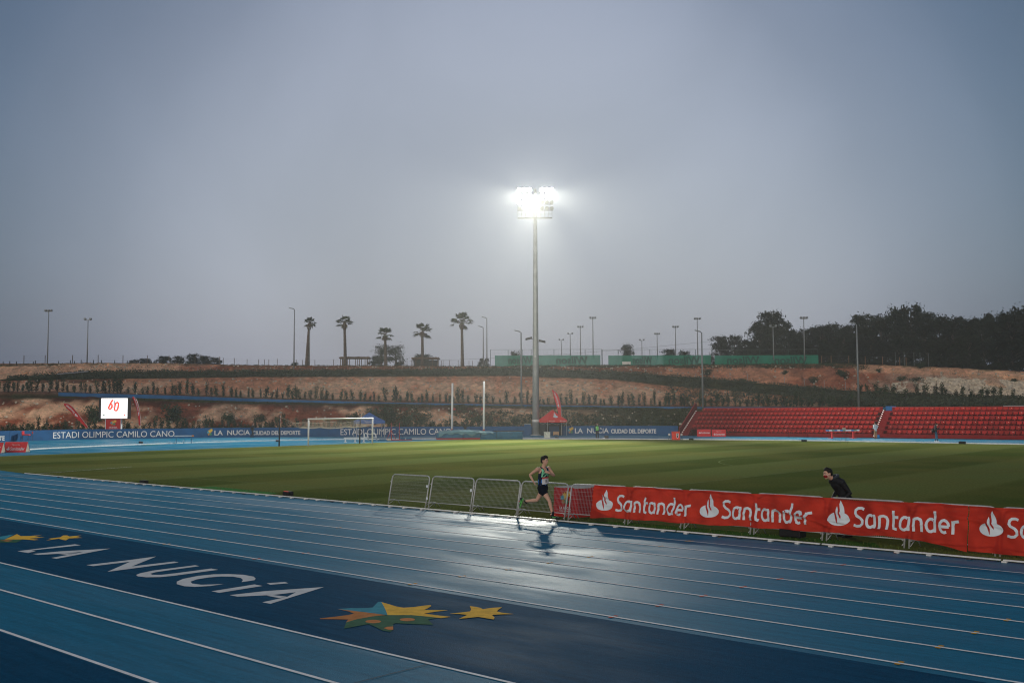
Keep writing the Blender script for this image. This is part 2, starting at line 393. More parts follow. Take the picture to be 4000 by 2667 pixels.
# bend lane lines and the white line in the D zone
cx = 36.5
for k in range(1, 9):
    pr = None
    for a, b in KERB:
        if b < 40: pr = None; continue
        d = Vector((a-cx, (b-50)*.95)).normalized()
        q = Vector((a, b))+d*1.22*k
        if a < 2: q = Vector((a-1.22*k, b))
        if pr is not None: strip(mb, pr, q, .06, .008)
        pr = q
for k in range(1, 9): strip(mb, (73+1.22*k, -40), (73+1.22*k, 41), .06, .008)
strip(mb, (7, 56), (-9.8, 50), .04, .012)
tag(mb.build('lane_lines', M_white, track, up=True), kind='structure')
# faded pitch markings
mb = MB(); GZ = .008
for a, b in (((3.8, -20), (3.8, 75.6)), ((69.2, -20), (69.2, 57)), ((3.8, 75.6), (65, 75.6)), ((3.8, 23.1), (69.2, 23.1)), ((16.3, 75.6), (16.3, 59.1)), ((56.7, 75.6), (56.7, 59.1)), ((16.3, 59.1), (56.7, 59.1)), ((27.3, 75.6), (27.3, 70.1)), ((45.7, 75.6), (45.7, 70.1)), ((27.3, 70.1), (45.7, 70.1))):
    strip(mb, a, b, .1, GZ)
for i in range(48):
    t0, t1 = 2*math.pi*i/48, 2*math.pi*(i+1)/48
    strip(mb, (36.5+9.15*math.cos(t0), 23.1+9.15*math.sin(t0)), (36.5+9.15*math.cos(t1), 23.1+9.15*math.sin(t1)), .1, GZ)
tag(mb.build('pitch_markings', mat('faded_chalk', (.115, .145, .06), .9, spec=0, var=.3, scale=2), up=True), kind='structure')
# bright synthetic turf offcuts beside the kerb
mb = MB(); mb.poly([G(723, 1902, .012), G(833, 1899, .012), G(1089, 1925, .012), G(1041, 1931, .012), G(880, 1916, .012)])
tag(mb.build('synthetic_turf_mat', mat('synthetic_turf', (.05, .17, .05), .95, spec=0, var=.15, scale=30), up=True), 'bright green synthetic turf strip lying beside the kerb on the left', 'turf mat')
mb = MB(); mb.poly([P(.16, 17.8, .012), P(.16, 9.3, .012), P(.5, 9.0, .012), P(1.25, 9.4, .012), P(1.2, 16.6, .012), P(.6, 17.6, .012)])
tag(mb.build('synthetic_turf_mat', mat('synthetic_turf2', (.035, .085, .015), .95, spec=0, var=.2, scale=30), up=True), 'dark green turf strip lying under the bannered barriers', 'turf mat')
# ragged tufts where the turf meets the kerb and round the barriers
mb = MB()
for _ in range(9000):
    s_ = random.uniform(0, 45); L_ = random.choice((random.uniform(.09, .16), random.uniform(.1, 1.3))); p = P(L_, s_, .004); h_ = random.uniform(.02, .07)
    d_ = Vector((random.gauss(0, .012), random.gauss(0, .012), h_)); q_ = Vector((random.uniform(-.012, .012), random.uniform(-.006, .006), 0))
    mb.add([p-q_, p+q_, p+d_], [(0, 1, 2)])
tag(mb.build('grass_tufts', [mat('tuft_green', (.085, .11, .03), .9, spec=0, var=.4, scale=8)]), 'ragged short grass growing up against the kerb rail', 'grass', kind='stuff')
# far curb white stripe along the back straight and D zone
mb = MB()
ks = [Vector(k) for k in KERB if k[1] > -39 and k[0] > 9]
for a, b in zip(ks, ks[1:]):
    d = (b-a).normalized(); nn = Vector((-d.y, d.x))*.12
    mb.add([P(*(a+nn), .1), P(*(b+nn), .1), P(*(b-nn), .1), P(*(a-nn), .1), P(*(a+nn), .006), P(*(b+nn), .006), P(*(b-nn), .006), P(*(a-nn), .006)], [(0, 1, 2, 3), (0, 4, 5, 1), (3, 2, 6, 7)])
tag(mb.build('kerb', mat('kerb_white', (.7, .7, .7), .5, var=.1), up=False), kind='structure')
# home-straight kerb rail with feet
M_rail = mat('rail_white', (.68, .68, .67), .4, var=.1, scale=9)
kr = thing('kerb_rail', P(0, 20), 'white aluminium kerb rail on small feet along the inside of the home straight', 'kerb rail', TH)
def lk(L_, s_, z=0): return Vector((L_, s_-20, z))
mb = MB(); s_ = 54.0
while s_ > -14:
    s2 = s_-3.96
    mb.box(-.03, .03, s2-20, s_-20-.03, .038, .068); s_ = s2-.02
mb.build('rail', M_rail, kr, bevel=.006)
s_ = 50; i = 0
while s_ > -8 and i < 99:
    mb = MB(); mb.box(-.075, .035, s_-20-.05, s_-20+.05, .005, .037)
    mb.build('foot', M_rail if i % 7 else mat('foot_dark', (.05, .05, .06), .6), kr); s_ -= .70+.14*(i % 2); i += 1

# ------------------------------------------------------------------ lettering and emblems painted on the navy band
def tr(ox, oy, sc): return lambda x, y, z: G(ox+x/sc, oy+y/sc, z)
f1 = tr(0, 1800, 1.68); M_let = mat('paint_letter', (.60, .62, .64), .8, spec=.03, var=.07, scale=4)
LET = [[(115, 590), (490, 545), (530, 551), (205, 585), (235, 589), (185, 602)],
 [(215, 608), (400, 591), (725, 573), (548, 594), (420, 605), (250, 614)], [(725, 573), (370, 640), (338, 634), (505, 604), (548, 594)], [(420, 605), (385, 608), (440, 613), (505, 604)],
 [(567, 681), (820, 652), (1025, 625), (865, 690), (1143, 658), (1172, 664), (705, 725), (855, 659), (612, 688)],
 [(1280, 682), (1000, 718), (920, 735), (893, 746), (905, 755), (960, 761), (1050, 760), (1150, 750), (1432, 712), (1385, 704), (1150, 735), (1060, 745), (1000, 745), (985, 738), (1020, 728), (1100, 716), (1308, 688)],
 [(1468, 805), (1380, 818), (1280, 824), (1210, 820), (1160, 806), (1160, 790), (1200, 772), (1300, 752), (1400, 742), (1500, 740), (1600, 745), (1665, 757), (1678, 770), (1670, 780), (1585, 793), (1595, 778), (1580, 766), (1530, 757), (1450, 756), (1370, 762), (1290, 775), (1250, 790), (1260, 802), (1320, 810), (1400, 808)],
 [(1388, 853), (1670, 808), (1722, 818), (1440, 863)], [(1750, 800), (1870, 792), (1893, 800), (1775, 810)],
 [(1507, 878), (1740, 852), (2127, 825), (1942, 859), (1790, 877), (1560, 888)], [(2127, 825), (1775, 935), (1722, 925), (1885, 889), (1942, 859)], [(1790, 877), (1748, 881), (1830, 897), (1885, 889)]]
mb = MB()
for i, p in enumerate(LET): mb.poly([f1(x, y, .009+.0005*(i % 3)) for x, y in p])
tag(mb.build('painted_lettering', M_let, track, up=True), kind='structure')
E_TEAL, E_BRN, E_YEL, E_GRN, E_ORG = (.04, .27, .36), (.48, .19, .06), (.80, .47, .06), (.04, .13, .075), (.55, .21, .07)
M_E = [mat('paint_teal', E_TEAL, .85, spec=.02), mat('paint_brown', E_BRN, .85, spec=.02), mat('paint_yellow', E_YEL, .85, spec=.02), mat('paint_green', E_GRN, .85, spec=.02), mat('paint_orange', E_ORG, .85, spec=.02)]
EMB = [(0, [(200, 138), (360, 128), (520, 128), (605, 120), (640, 85), (665, 58), (705, 55), (740, 110), (752, 150), (775, 207), (640, 190), (460, 168)]),
 (1, [(200, 138), (460, 168), (640, 190), (755, 207), (600, 222), (420, 255), (300, 290), (325, 258), (180, 255), (0, 253), (0, 246), (180, 225), (330, 205), (390, 190), (330, 165)]),
 (2, [(705, 58), (800, 85), (880, 110), (960, 123), (1080, 115), (1180, 100), (1270, 93), (1278, 103), (1240, 128), (1195, 148), (1330, 148), (1470, 153), (1330, 168), (1195, 188), (1330, 208), (1500, 227), (1390, 243), (1250, 225), (1050, 207), (775, 207), (760, 165), (735, 110)]),
 (3, [(300, 290), (420, 255), (600, 222), (800, 207), (1050, 207), (1250, 225), (1350, 240), (1240, 258), (1300, 318), (1100, 312), (870, 300), (842, 310), (840, 375), (810, 400), (720, 385), (640, 345), (560, 310), (420, 335), (275, 362)]),
 (4, arc(612, 281, 90, 19, 0, 345, 23)), (4, arc(1003, 259, 88, 18, 0, 345, 23)), (4, [(733, 357), (770, 342), (840, 337), (840, 378), (780, 374)]),
 (2, [(1485, 192), (1600, 180), (1725, 165), (1735, 140), (1720, 103), (1800, 115), (1845, 125), (1870, 140), (1960, 125), (2090, 117), (2050, 145), (2030, 165), (2090, 180), (2225, 195), (2090, 198), (1975, 207), (2005, 235), (1995, 257), (1920, 245), (1820, 228), (1700, 240), (1595, 250), (1660, 220), (1690, 205), (1600, 195)])]
f2 = tr(1250, 2330, 2.94); mb = MB()
for i, (mi, p) in enumerate(EMB): mb.mi = mi; mb.poly([f2(x, y, .009+.0008*i) for x, y in p])
tag(mb.build('painted_emblem', M_E, track, up=True), kind='structure')
f3 = tr(0, 2000, 3.92); mb = MB()
for i, (mi, p) in enumerate([(2, [(70, 415), (260, 332), (320, 362), (450, 362), (640, 348), (520, 375), (680, 382), (450, 400), (595, 418), (520, 425), (350, 412)]), (0, [(-200, 390), (0, 370), (215, 335), (70, 415), (-200, 410)]),
  (3, [(-200, 415), (70, 417), (350, 415), (250, 460), (100, 462), (-200, 450)]), (1, [(0, 430), (120, 424), (200, 432), (110, 445)]), (2, [(740, 403), (860, 388), (920, 382), (970, 352), (1030, 352), (1065, 368), (1250, 352), (1160, 375), (1260, 388), (1060, 398), (1010, 427), (960, 420), (900, 402), (700, 430), (790, 408)])]):
    mb.mi = mi; mb.poly([f3(x, y, .009+.001*(i % 4)) for x, y in p])
tag(mb.build('painted_emblem', M_E, track, up=True), kind='structure')
# small coloured relay marks on the lane lines
M_mo = mat('mark_orange', (.60, .30, .02), .9, spec=0); M_mr = mat('mark_red', (.5, .09, .05), .9, spec=0)
mb = MB()
for ox, oy, lst in ((0, 1800, [(1125, 543, 0), (1415, 513, 0), (1705, 486, 0), (1975, 460, 0), (2230, 437, 0), (1715, 638, 1), (2020, 604, 1)]),
  (1300, 1750, [(550, 888, 0), (860, 840, 0), (1165, 794, 0), (1445, 748, 0), (1700, 712, 0), (1935, 677, 0), (2165, 642, 0), (2330, 610, 0), (1865, 1100, 1), (2155, 1030, 1)]),
  (2600, 1750, [(265, 965, 1), (525, 907, 1), (760, 856, 1), (980, 807, 1), (1170, 764, 1), (1340, 725, 1), (1505, 688, 1), (1540, 1408, 0), (1795, 1307, 0), (2030, 1213, 0), (2240, 1130, 0), (345, 585, 0), (165, 612, 0)])):
    for x, y, k in lst:
        p = G(ox+x/1.68, oy+y/1.68); n_ = p.x*CT+p.y*ST-N0; s_ = -p.x*ST+p.y*CT
        mb.mi = k; n_ = round(n_/1.22)*1.22
        for q, z in (((n_-.10, n_-.034), .010), ((n_+.034, n_+.10), .010)):
            mb.add([P(q[0], s_-.035, z), P(q[1], s_-.035, z), P(q[1], s_+.035, z), P(q[0], s_+.035, z)], [(0, 1, 2, 3)])
tag(mb.build('lane_marks', [M_mo, M_mr], track, up=True), kind='structure')
# slab seam at the bottom of the frame
a, b = G(1330, 2682), G(1672, 2595); d = (b-a).normalized(); nn = Vector((-d.y, d.x, 0))*.008
mb = MB(); mb.add([a+nn+Vector((0, 0, .01)), b+nn+Vector((0, 0, .01)), b-nn+Vector((0, 0, .01)), a-nn+Vector((0, 0, .01))], [(0, 1, 2, 3)])
tag(mb.build('track_seam', mat('seam_dark', (.01, .03, .05), .8), track, up=True), kind='structure')
# ------------------------------------------------------------------ terraced hillside behind the track
def interp(tab, x):
    if x <= tab[0][0]: return tab[0][1]
    for (x0, y0), (x1, y1) in zip(tab, tab[1:]):
        if x <= x1: return y0+(y1-y0)*(x-x0)/(x1-x0)
    return tab[-1][1]
T_D = [(-1500, 96), (-600, 106), (0, 118), (209, 122), (683, 126.5), (1000, 131.5), (1600, 132), (2218, 131), (2618, 129), (2800, 128), (3400, 120), (4000, 113), (5400, 96)]
L_B = [(-1500, 1535), (0, 1554), (230, 1554), (670, 1567), (1000, 1576), (1500, 1583), (2000, 1591), (2500, 1599), (2700, 1601), (3450, 1603), (4000, 1603), (5400, 1606)]
L_C = [(-1500, 1515), (0, 1532), (230, 1534), (670, 1545), (1000, 1558), (1500, 1572), (2000, 1581), (2500, 1588), (2700, 1590), (3450, 1592), (4000, 1590), (5400, 1590)]
L_E = [(-1500, 1480), (0, 1487), (230, 1481), (670, 1476), (1000, 1471), (1500, 1469), (2000, 1466), (2400, 1481), (2600, 1505), (2800, 1519), (3000, 1538), (3300, 1554), (3500, 1562), (4000, 1570), (5400, 1570)]
L_F = [(-1500, 1480), (0, 1483), (110, 1468), (350, 1454), (670, 1451), (1000, 1451), (1500, 1447), (2000, 1438), (2400, 1453), (2700, 1474), (3000, 1500), (3300, 1525), (3500, 1535), (3700, 1547), (4000, 1554), (5400, 1556)]
L_G = [(-1500, 1425), (0, 1420), (350, 1417), (670, 1418), (1000, 1427), (1500, 1429), (2000, 1431), (2500, 1428), (3000, 1423), (3300, 1421), (3600, 1430), (3900, 1445), (4000, 1451), (5400, 1455)]
RD = {'A': 1.0, 'B': 12, 'B2': 18.6, 'C': 20.5, 'E': 36, 'F': 42, 'F2': 46, 'F3': 58, 'G': 70, 'H': 78}
def line_pt(px, key, dz=0, dd=0, t=None):
    D = interp(T_D, px)
    tab = {'B': L_B, 'C': L_C, 'E': L_E, 'F': L_F, 'G': L_G}
    if key == 'A': p = W(px, 1600, D+RD['A']+dd); p.z = -.1
    elif key == 'B2': p = W(px, interp(L_B, px), D+RD['B']); z = p.z; p = W(px, 1600, D+RD['B2']); p.z = z-.05
    elif key in ('F2', 'F3'): z = W(px, interp(L_F, px), D+RD['F']).z; p = W(px, 1600, D+RD[key]); p.z = z-(.5 if key == 'F2' else .3)
    elif key == 'H': z = W(px, interp(L_G, px), D+RD['G']).z; p = W(px, 1600, D+RD['H']); p.z = z+.05
    else: p = W(px, interp(tab[key], px), D+RD[key]+dd)
    p.z += dz
    return p
SEQ = [('A', 'B', 16), ('B', 'B2', 3), ('B2', 'C', 2), ('C', 'E', 20), ('E', 'F', 5), ('F', 'F2', 2), ('F2', 'F3', 4), ('F3', 'G', 16), ('G', 'H', 3)]
NC = 760; cols = [-1200+6400*i/(NC-1) for i in range(NC)]
TAN, TAN2, RED, DRED, DGR, OLV = (.90, .55, .35), (.68, .31, .18), (.34, .095, .05), (.11, .040, .026), (.035, .040, .020), (.07, .07, .03)
PALE = (.55, .46, .36)
def lerp(a, b, t): t = max(0, min(1, t)); return tuple(x+(y-x)*t for x, y in zip(a, b))
verts = []; cols_rgb = []; nrow = None
for i, px in enumerate(cols):
    row = []
    for a, b, n in SEQ:
        pa, pb = line_pt(px, a), line_pt(px, b)
        for k in range(n):
            t = k/n; row.append((pa.lerp(pb, t), a, b, t))
    row.append((line_pt(px, 'H'), 'H', 'H', 0))
    q = row[-1][0].copy()
    for dd in (20, 120, 500, 1500):
        row.append((W(px, 1600, q.y+dd)*1.0, 'P', 'P', 0)); row[-1][0].z = q.z-.2
    nrow = len(row)
    for p, a, b, t in row:
        p = p.copy(); key = a+b
        q = Vector((p.x*.35, p.y*.12, p.z*.2))
        n1 = noise.fractal(Vector((p.x*.22, p.y*.22, p.z*.3)), 1.0, 2.0, 5)
        gul = noise.fractal(Vector((p.x*.55, p.z*.12, 3.1)), 1.0, 2.0, 3)
        fi = noise.fractal(Vector((p.x*1.1, p.y*1.1, p.z*1.5)), 1.0, 2.1, 4)
        if key in ('AB', 'CE', 'F3G'):
            am = math.sin(math.pi*min(1, max(0, t*1.02)))**.6
            amt = {'AB': .55, 'CE': .5, 'F3G': 1.1}[key]
            p.y += am*(n1*amt*1.9+gul*amt*2.4); p.z += am*(fi*.30+n1*.18+gul*.15)
        else: p.z += fi*.07
        m1 = noise.fractal(Vector((p.x*.09, p.z*.35, 7.7)), 1.0, 2.0, 4)
        m2 = noise.fractal(Vector((p.x*.30, p.z*.7, 1.7)), 1.0, 2.0, 4)
        if key == 'AB':
            g = (px-1000)/1400
            c = lerp(TAN, RED, .5+m1*1.9+m2*1.3+gul*.7)
            if t > .78: c = lerp(c, DRED, (t-.78)*4+m2)
            if t < .28+m2*.15: c = lerp(c, DRED, .75)
            c = lerp(c, OLV, max(0, (px-2000)/450)*.9+.0)
        elif key in ('BB2', 'B2C'): c = lerp(OLV, DRED, .4+m2)
        elif key == 'CE':
            c = lerp(TAN, TAN2, .30+m1*1.6+(t-.45)*1.3+m2*.9+gul*.8)
            if t > .82+m2*.25: c = lerp(c, RED, .35)
            if t < .07: c = lerp(c, DRED, .8)
            c = lerp(c, lerp(DGR, OLV, .5+m2), (px-2950)/450+m1*.8 if px > 2700 else 0)
            c = lerp(c, lerp(DGR, RED, .4), .8 if (px < 480 and t > .75+m2*.2 and px > 100) else 0)
        elif key in ('EF', 'FF2'): c = lerp(DGR, OLV, .4+m2*1.4)
        elif key in ('F2F3', 'F3G'):
            c = lerp(TAN2, RED, .35+m1*1.1+m2*.5)
            if px > 3080: c = lerp(c, RED, .7-abs(px-3400)/900)
            if px > 3330 and key == 'F3G': c = lerp(c, PALE, (px-3330)/330*(1.15-t*1.1)+m2*.4) if t < .72 else lerp(c, TAN, .6)
            if px < 700: c = lerp(c, TAN, .8+m2*.4)
            if px > 3800: c = lerp(c, TAN, .6)
            if t > .86 and key == 'F3G' and px < 3350: c = lerp(c, OLV, .55+m2)
            if 900 < px < 2600: c = lerp(c, lerp(RED, OLV, .35), .6)
        else: c = lerp(OLV, TAN2, .3+m2)
        f = 1+fi*.34+gul*.22
        verts.append(p); cols_rgb.append(tuple(max(0, x*f) for x in c)+(1,))
faces = [(i*nrow+k, (i+1)*nrow+k, (i+1)*nrow+k+1, i*nrow+k+1) for i in range(NC-1) for k in range(nrow-1)]
me = bpy.data.meshes.new('hillside'); me.from_pydata([tuple(v) for v in verts], [], faces)
ca = me.color_attributes.new('soil', 'FLOAT_COLOR', 'POINT'); ca.data.foreach_set('color', [x for c in cols_rgb for x in c])
m = bpy.data.materials.new('soil'); m.use_nodes = True; n = m.node_tree.nodes; l = m.node_tree.links; b = n['Principled BSDF']
at = n.new('ShaderNodeVertexColor'); at.layer_name = 'soil'
t = n.new('ShaderNodeTexCoord'); z = n.new('ShaderNodeTexNoise'); z.inputs['Scale'].default_value = 1.6; z.inputs['Detail'].default_value = 8; z.inputs['Roughness'].default_value = .7; l.new(t.outputs['Object'], z.inputs['Vector'])
mx = n.new('ShaderNodeMix'); mx.data_type = 'RGBA'; mx.blend_type = 'MULTIPLY'; mx.inputs['Factor'].default_value = 1; l.new(at.outputs[0], mx.inputs['A'])
cb = n.new('ShaderNodeCombineColor'); r = n.new('ShaderNodeMapRange'); r.inputs['From Min'].default_value = .3; r.inputs['From Max'].default_value = .7; r.inputs['To Min'].default_value = .68; r.inputs['To Max'].default_value = 1.32
l.new(z.outputs['Fac'], r.inputs['Value'])
for i in range(3): l.new(r.outputs[0], cb.inputs[i])
l.new(cb.outputs[0], mx.inputs['B']); l.new(mx.outputs['Result'], b.inputs['Base Color']); b.inputs['Roughness'].default_value = .95; b.inputs['Specular IOR Level'].default_value = 0.0
bu = n.new('ShaderNodeBump'); bu.inputs['Strength'].default_value = 1.0; bu.inputs['Distance'].default_value = .8; l.new(z.outputs['Fac'], bu.inputs['Height']); l.new(bu.outputs[0], b.inputs['Normal'])
me.materials.append(m); me.polygons.foreach_set('use_smooth', [True]*len(me.polygons))
hill = bpy.data.objects.new('hillside', me); C.objects.link(hill); tag(hill, kind='structure')
def terr(px, a, b, t):
    return line_pt(px, a).lerp(line_pt(px, b), t)

# ------------------------------------------------------------------ vegetation
def leaf_mat(name, c1, c2, sc=1.5):
    m = mat(name, tuple((x+y)/2 for x, y in zip(c1, c2)), .85, spec=0.0, var=.35, scale=sc, rnd=.35); return m
M_leaf = leaf_mat('shrub_leaf', (.030, .048, .026), (.05, .072, .036)); M_leaf2 = leaf_mat('shrub_leaf_olive', (.035, .045, .02), (.06, .065, .028))
M_pine = leaf_mat('pine_needles', (.009, .014, .009), (.020, .024, .012), .6); M_bark = mat('bark', (.07, .05, .04), .9, var=.3, bump=.5, bscale=8)
M_heath = leaf_mat('heath', (.04, .052, .035), (.08, .092, .06))
# low growth carpeting the berm and terraces
mb = MB()
def tufts(px0, px1, a, b, t0, t1, n, sz, h, mi=0):
    for _ in range(n):
        px = random.uniform(px0, px1); p = terr(px, a, b, random.uniform(t0, t1))
        if noise.noise(Vector((p.x*.25, p.y*.25, 2))) < -.25: continue
        for k in range(5):
            mb.mi = mi; mb.leaf(p+Vector((random.gauss(0, sz), random.gauss(0, sz), random.uniform(0, h))), sz*.55)
tufts(40, 5000, 'E', 'F', 0, 1, 9000, .28, .42)
tufts(60, 5000, 'F', 'F2', 0, 1, 2600, .28, .5)
tufts(2600, 5000, 'C', 'E', .15, 1, 5200, .28, .5)
tufts(3250, 5000, 'C', 'E', 0, 1, 5200, .30, .6)
tufts(500, 5000, 'B', 'B2', 0, .5, 3400, .2, .3, 1)
tufts(1500, 2700, 'A', 'B', .1, 1, 4200, .25, .35, 1)
tufts(-100, 1500, 'A', 'B', 0, .25, 1500, .2, .3, 1)
tufts(2000, 3400, 'F3', 'G', .8, 1, 1500, .25, .3, 1)
for _ in range(5200):
    px = random.uniform(2790, 5000); p = line_pt(px, 'H'); p = W(px, 1600, p.y+random.uniform(6, 11)).xy.to_3d()+Vector((0, 0, p.z))
    hh = 2.6*abs(noise.noise(Vector((p.x*.2, 3, 1))))+1.2
    for k in range(5): mb.mi = 2; mb.leaf(p+Vector((random.gauss(0, .4), random.gauss(0, .4), random.uniform(0, hh))), .26)
tufts(900, 3300, 'G', 'H', 0, 1, 1600, .2, .25, 1)
tufts(0, 3000, 'C', 'E', .02, .9, 500, .16, .2, 1)
tufts(0, 2000, 'A', 'B', .2, .95, 420, .16, .25, 1)
tufts(2900, 5000, 'F3', 'G', 0, 1, 900, .2, .3, 1)
tufts(0, 3000, 'F3', 'G', 0, 1, 700, .2, .3, 1)
tag(mb.build('ground_cover', [M_heath, M_leaf2, M_pine]), 'low dark green scrub and heath carpeting the terrace edges', 'ground cover', kind='stuff')

def shrub_mesh(h, wd, n, stems=4, size=.1):
    b = MB()
    for k in range(stems):
        a = random.uniform(0, 6.28); tip = Vector((math.cos(a)*wd*.55*random.random(), math.sin(a)*wd*.55*random.random(), h*random.uniform(.7, 1)))
        b.mi = 1; b.tube([(0, 0, 0), tip*.5+Vector((.03, 0, 0)), tip], [.03, .02, .006], 4)
        b.mi = 0
        for j in range(n//stems):
            t = random.uniform(.2, 1)**.8; c = tip*t; sp_ = wd*.28*(1.15-t*.45)
            b.leaf(c+Vector((random.gauss(0, sp_*.6), random.gauss(0, sp_*.6), random.gauss(0, .09))), size)
    return b
def variants(name, n, fn, mats):
    vs = []
    for i in range(n):
        o = fn().build(name, mats); vs.append(o.data); bpy.data.objects.remove(o)
    return vs
SH = variants('young_shrub', 7, lambda: shrub_mesh(random.uniform(1.3, 1.9), random.uniform(.55, .85), 190, random.choice((3, 4, 5))), [M_leaf, M_bark])
BU = variants('bush', 4, lambda: shrub_mesh(2.5, 2.3, 900, 12, .14), [M_leaf, M_bark])
def plant(name, me, loc, sc, label, cat, group):
    o = bpy.data.objects.new(name, me); C.objects.link(o); o.location = loc; o.rotation_euler = (0, 0, random.uniform(0, 6.28)); o.scale = sc
    return tag(o, label, cat, group)
px = -60
while px < 3330:
    p = line_pt(px, 'C', dd=random.uniform(.2, .7)); p.z -= .12
    s_ = random.uniform(.75, 1.5)
    plant('young_shrub', random.choice(SH), p, (s_, s_, s_*random.uniform(.85, 1.2)), 'upright leafy young shrub in the row above the blue parapet', 'shrub', 'young shrubs planted along the upper terrace above the blue parapet')
    px += random.uniform(13, 30)
px = -60
while px < 2640:
    p = terr(px, 'A', 'B', random.uniform(.05, .16)); s_ = random.uniform(.8, 1.2)
    if not (1395 < px < 1475 or 2060 < px < 2180 and random.random() < .5):
        plant('young_shrub', random.choice(SH), p+Vector((0, 0, -.1)), (s_*1.15, s_*1.15, s_*random.uniform(.95, 1.3)), 'leafy shrub in the row behind the blue boundary wall', 'shrub', 'shrubs planted behind the blue boundary wall')
    px += random.uniform(13, 27)
for px, s_, lb in ((370, 1.1, 'wide dark bush below and left of the lit scoreboard'), (672, 1.25, 'tallest round bush on the lower slope between scoreboard and goal'), (890, .9, 'round dense bush on the lower slope above the wall lettering, left of the goal'), (1018, .8, 'round bush on the lower slope just left of the goal'), (1380, .95, 'dark bush on the slope left of the blue canopy peak'), (1462, 1.1, 'dark bush on the slope behind the blue canopy'), (1515, 1.15, 'dark bush on the slope right of the blue canopy'), (1590, .8, 'bush on the slope behind the red high jump uprights'), (1640, .75, 'bush on the slope left of the vault standards'), (1862, .8, 'bush on the slope between the two white vault standards'), (2020, .7, 'bush on the slope just left of the floodlight mast foot')):
    plant('bush', random.choice(BU), terr(px, 'A', 'B', .42)+Vector((0, 0, -.9 if s_ < 1 else -.7)), (s_, s_, s_), lb, 'bush', 'larger bushes on the lower slope')
k = 0
for px, t, s_, lb in ((3290, .55, 1.25, 'large dark bush on the red slope left of the right-hand tall light'), (3180, .35, .8, 'dark bush low on the red slope under the last green windscreen'), (3575, .45, .95, 'rounded dark bush between red slope and rubble'), (3520, .5, .7, 'olive green low bush on the right red slope'), (3430, .75, .6, 'small dark bush high on the red slope'), (3440, .15, .5, 'small green bush low on the red slope'), (2760, .5, .9, 'dark bush in a gully below the windscreens'), (2900, .15, .7, 'low bush at the foot of the eroded slope'), (3070, .6, .6, 'small bush near the top of the eroded slope'), (3875, .5, .6, 'small bush on the rubble heap at the right'), (3240, .9, .7, 'bush on the crest of the red slope'), (3600, .95, .8, 'bush on the crest below the pines'), (3960, .6, .7, 'dark bush on the far right of the rubble heap')):
    plant('bush', random.choice(BU), terr(px, 'F3', 'G', t)+Vector((0, 0, -.7*s_)), (s_, s_, s_*.75), lb, 'bush', 'scattered bushes on the eroded slope')
px = 3360
while px < 4250:                                    # darker shrubs above the grandstand
    p = terr(px, 'E', 'F', random.uniform(.2, .8)); s_ = random.uniform(.9, 1.35)
    plant('young_shrub', random.choice(SH), p+Vector((0, 0, -.15)), (s_*1.4, s_*1.4, s_), 'dark leafy shrub on the terrace above the red grandstand', 'shrub', 'dark shrubs above the grandstand')
    px += random.uniform(20, 55)
# rubble
M_rock = mat('rubble', (.5, .43, .34), .9, var=.3, scale=2, bump=.5, bscale=6); mb = MB()
for _ in range(2600):
    px = random.triangular(3420, 4300, 3900); t = random.uniform(.05, .60)*min(1, .35+(px-3420)/260)
    p = terr(px, 'F3', 'G', t); r_ = random.choice((.12, .16, .22, .35))
    vs = [Vector((random.uniform(-1, 1), random.uniform(-1, 1), random.uniform(-.6, 1)))*r_+p for _ in range(1)]
    q = Matrix.Rotation(random.uniform(0, 3), 3, 'Z') @ Matrix.Rotation(random.uniform(0, 3), 3, 'X')
    ax = [q @ Vector(v)*r_ for v in ((1, 0, 0), (0, random.uniform(.5, 1), 0), (0, 0, random.uniform(.4, .9)))]
    mb.obox(p+Vector((0, 0, .1)), *ax)
for _ in range(1500):
    a_, b_ = random.choice((('C', 'E'), ('A', 'B'), ('F3', 'G'), ('F3', 'G'))); px = random.uniform(0, 4200) if a_ == 'F3' else random.uniform(0, 3000); t = random.uniform(.03, .9)
    p = terr(px, a_, b_, t); r_ = random.choice((.07, .1, .1, .16)); q = Matrix.Rotation(random.uniform(0, 3), 3, 'Z') @ Matrix.Rotation(random.uniform(0, 3), 3, 'X')
    mb.obox(p+Vector((0, -.3, .1)), *[q @ Vector(v)*r_ for v in ((1, 0, 0), (0, .7, 0), (0, 0, .6))])
tag(mb.build('rubble', M_rock), 'heap of pale broken rock spread over the right-hand slope', 'rubble', kind='stuff')

# trees -------------------------------------------------------------
def pine_parts(h, wd, n=70, leaf=.24, per=46):
    tr_ = MB(); cr_ = MB()
    tr_.tube([(0, 0, -.5), (.15, 0, h*.35), (.05, .1, h*.7), (0, 0, h*.92)], [.24, .19, .11, .04], 7)
    cl = []
    for k in range(n):
        z_ = random.uniform(.22, 1)**.8; rr = wd*.5*math.sqrt(max(.05, 1-((z_-.55)/.58)**2))*random.uniform(.25, 1)
        a = random.uniform(0, 6.28); cl.append(Vector((math.cos(a)*rr, math.sin(a)*rr, z_*h)))
    for k, c in enumerate(cl):
        if k % 5 == 0: tr_.tube([(0, 0, c.z*.75), c*.5+Vector((0, 0, c.z*.42)), c], [.08, .05, .02], 4)
        s_ = random.uniform(.55, 1.15)
        for j in range(per):
            d = Vector((random.gauss(0, 1), random.gauss(0, 1), random.gauss(0, .62)))
            cr_.leaf(c+d*.52*s_, leaf)
    return tr_, cr_
def tree_proto(name, h, wd, mc, n=70, leaf=.24, per=46):
    t_, c_ = pine_parts(h, wd, n, leaf, per)
    ot = t_.build('trunk', M_bark, smooth=True); oc = c_.build('crown', mc); a, b = ot.data, oc.data
    bpy.data.objects.remove(ot); bpy.data.objects.remove(oc); return a, b
PINES = [tree_proto('pine', 9, w_, M_pine, 95) for w_ in (6.5, 7.5, 8.5, 7.0)]
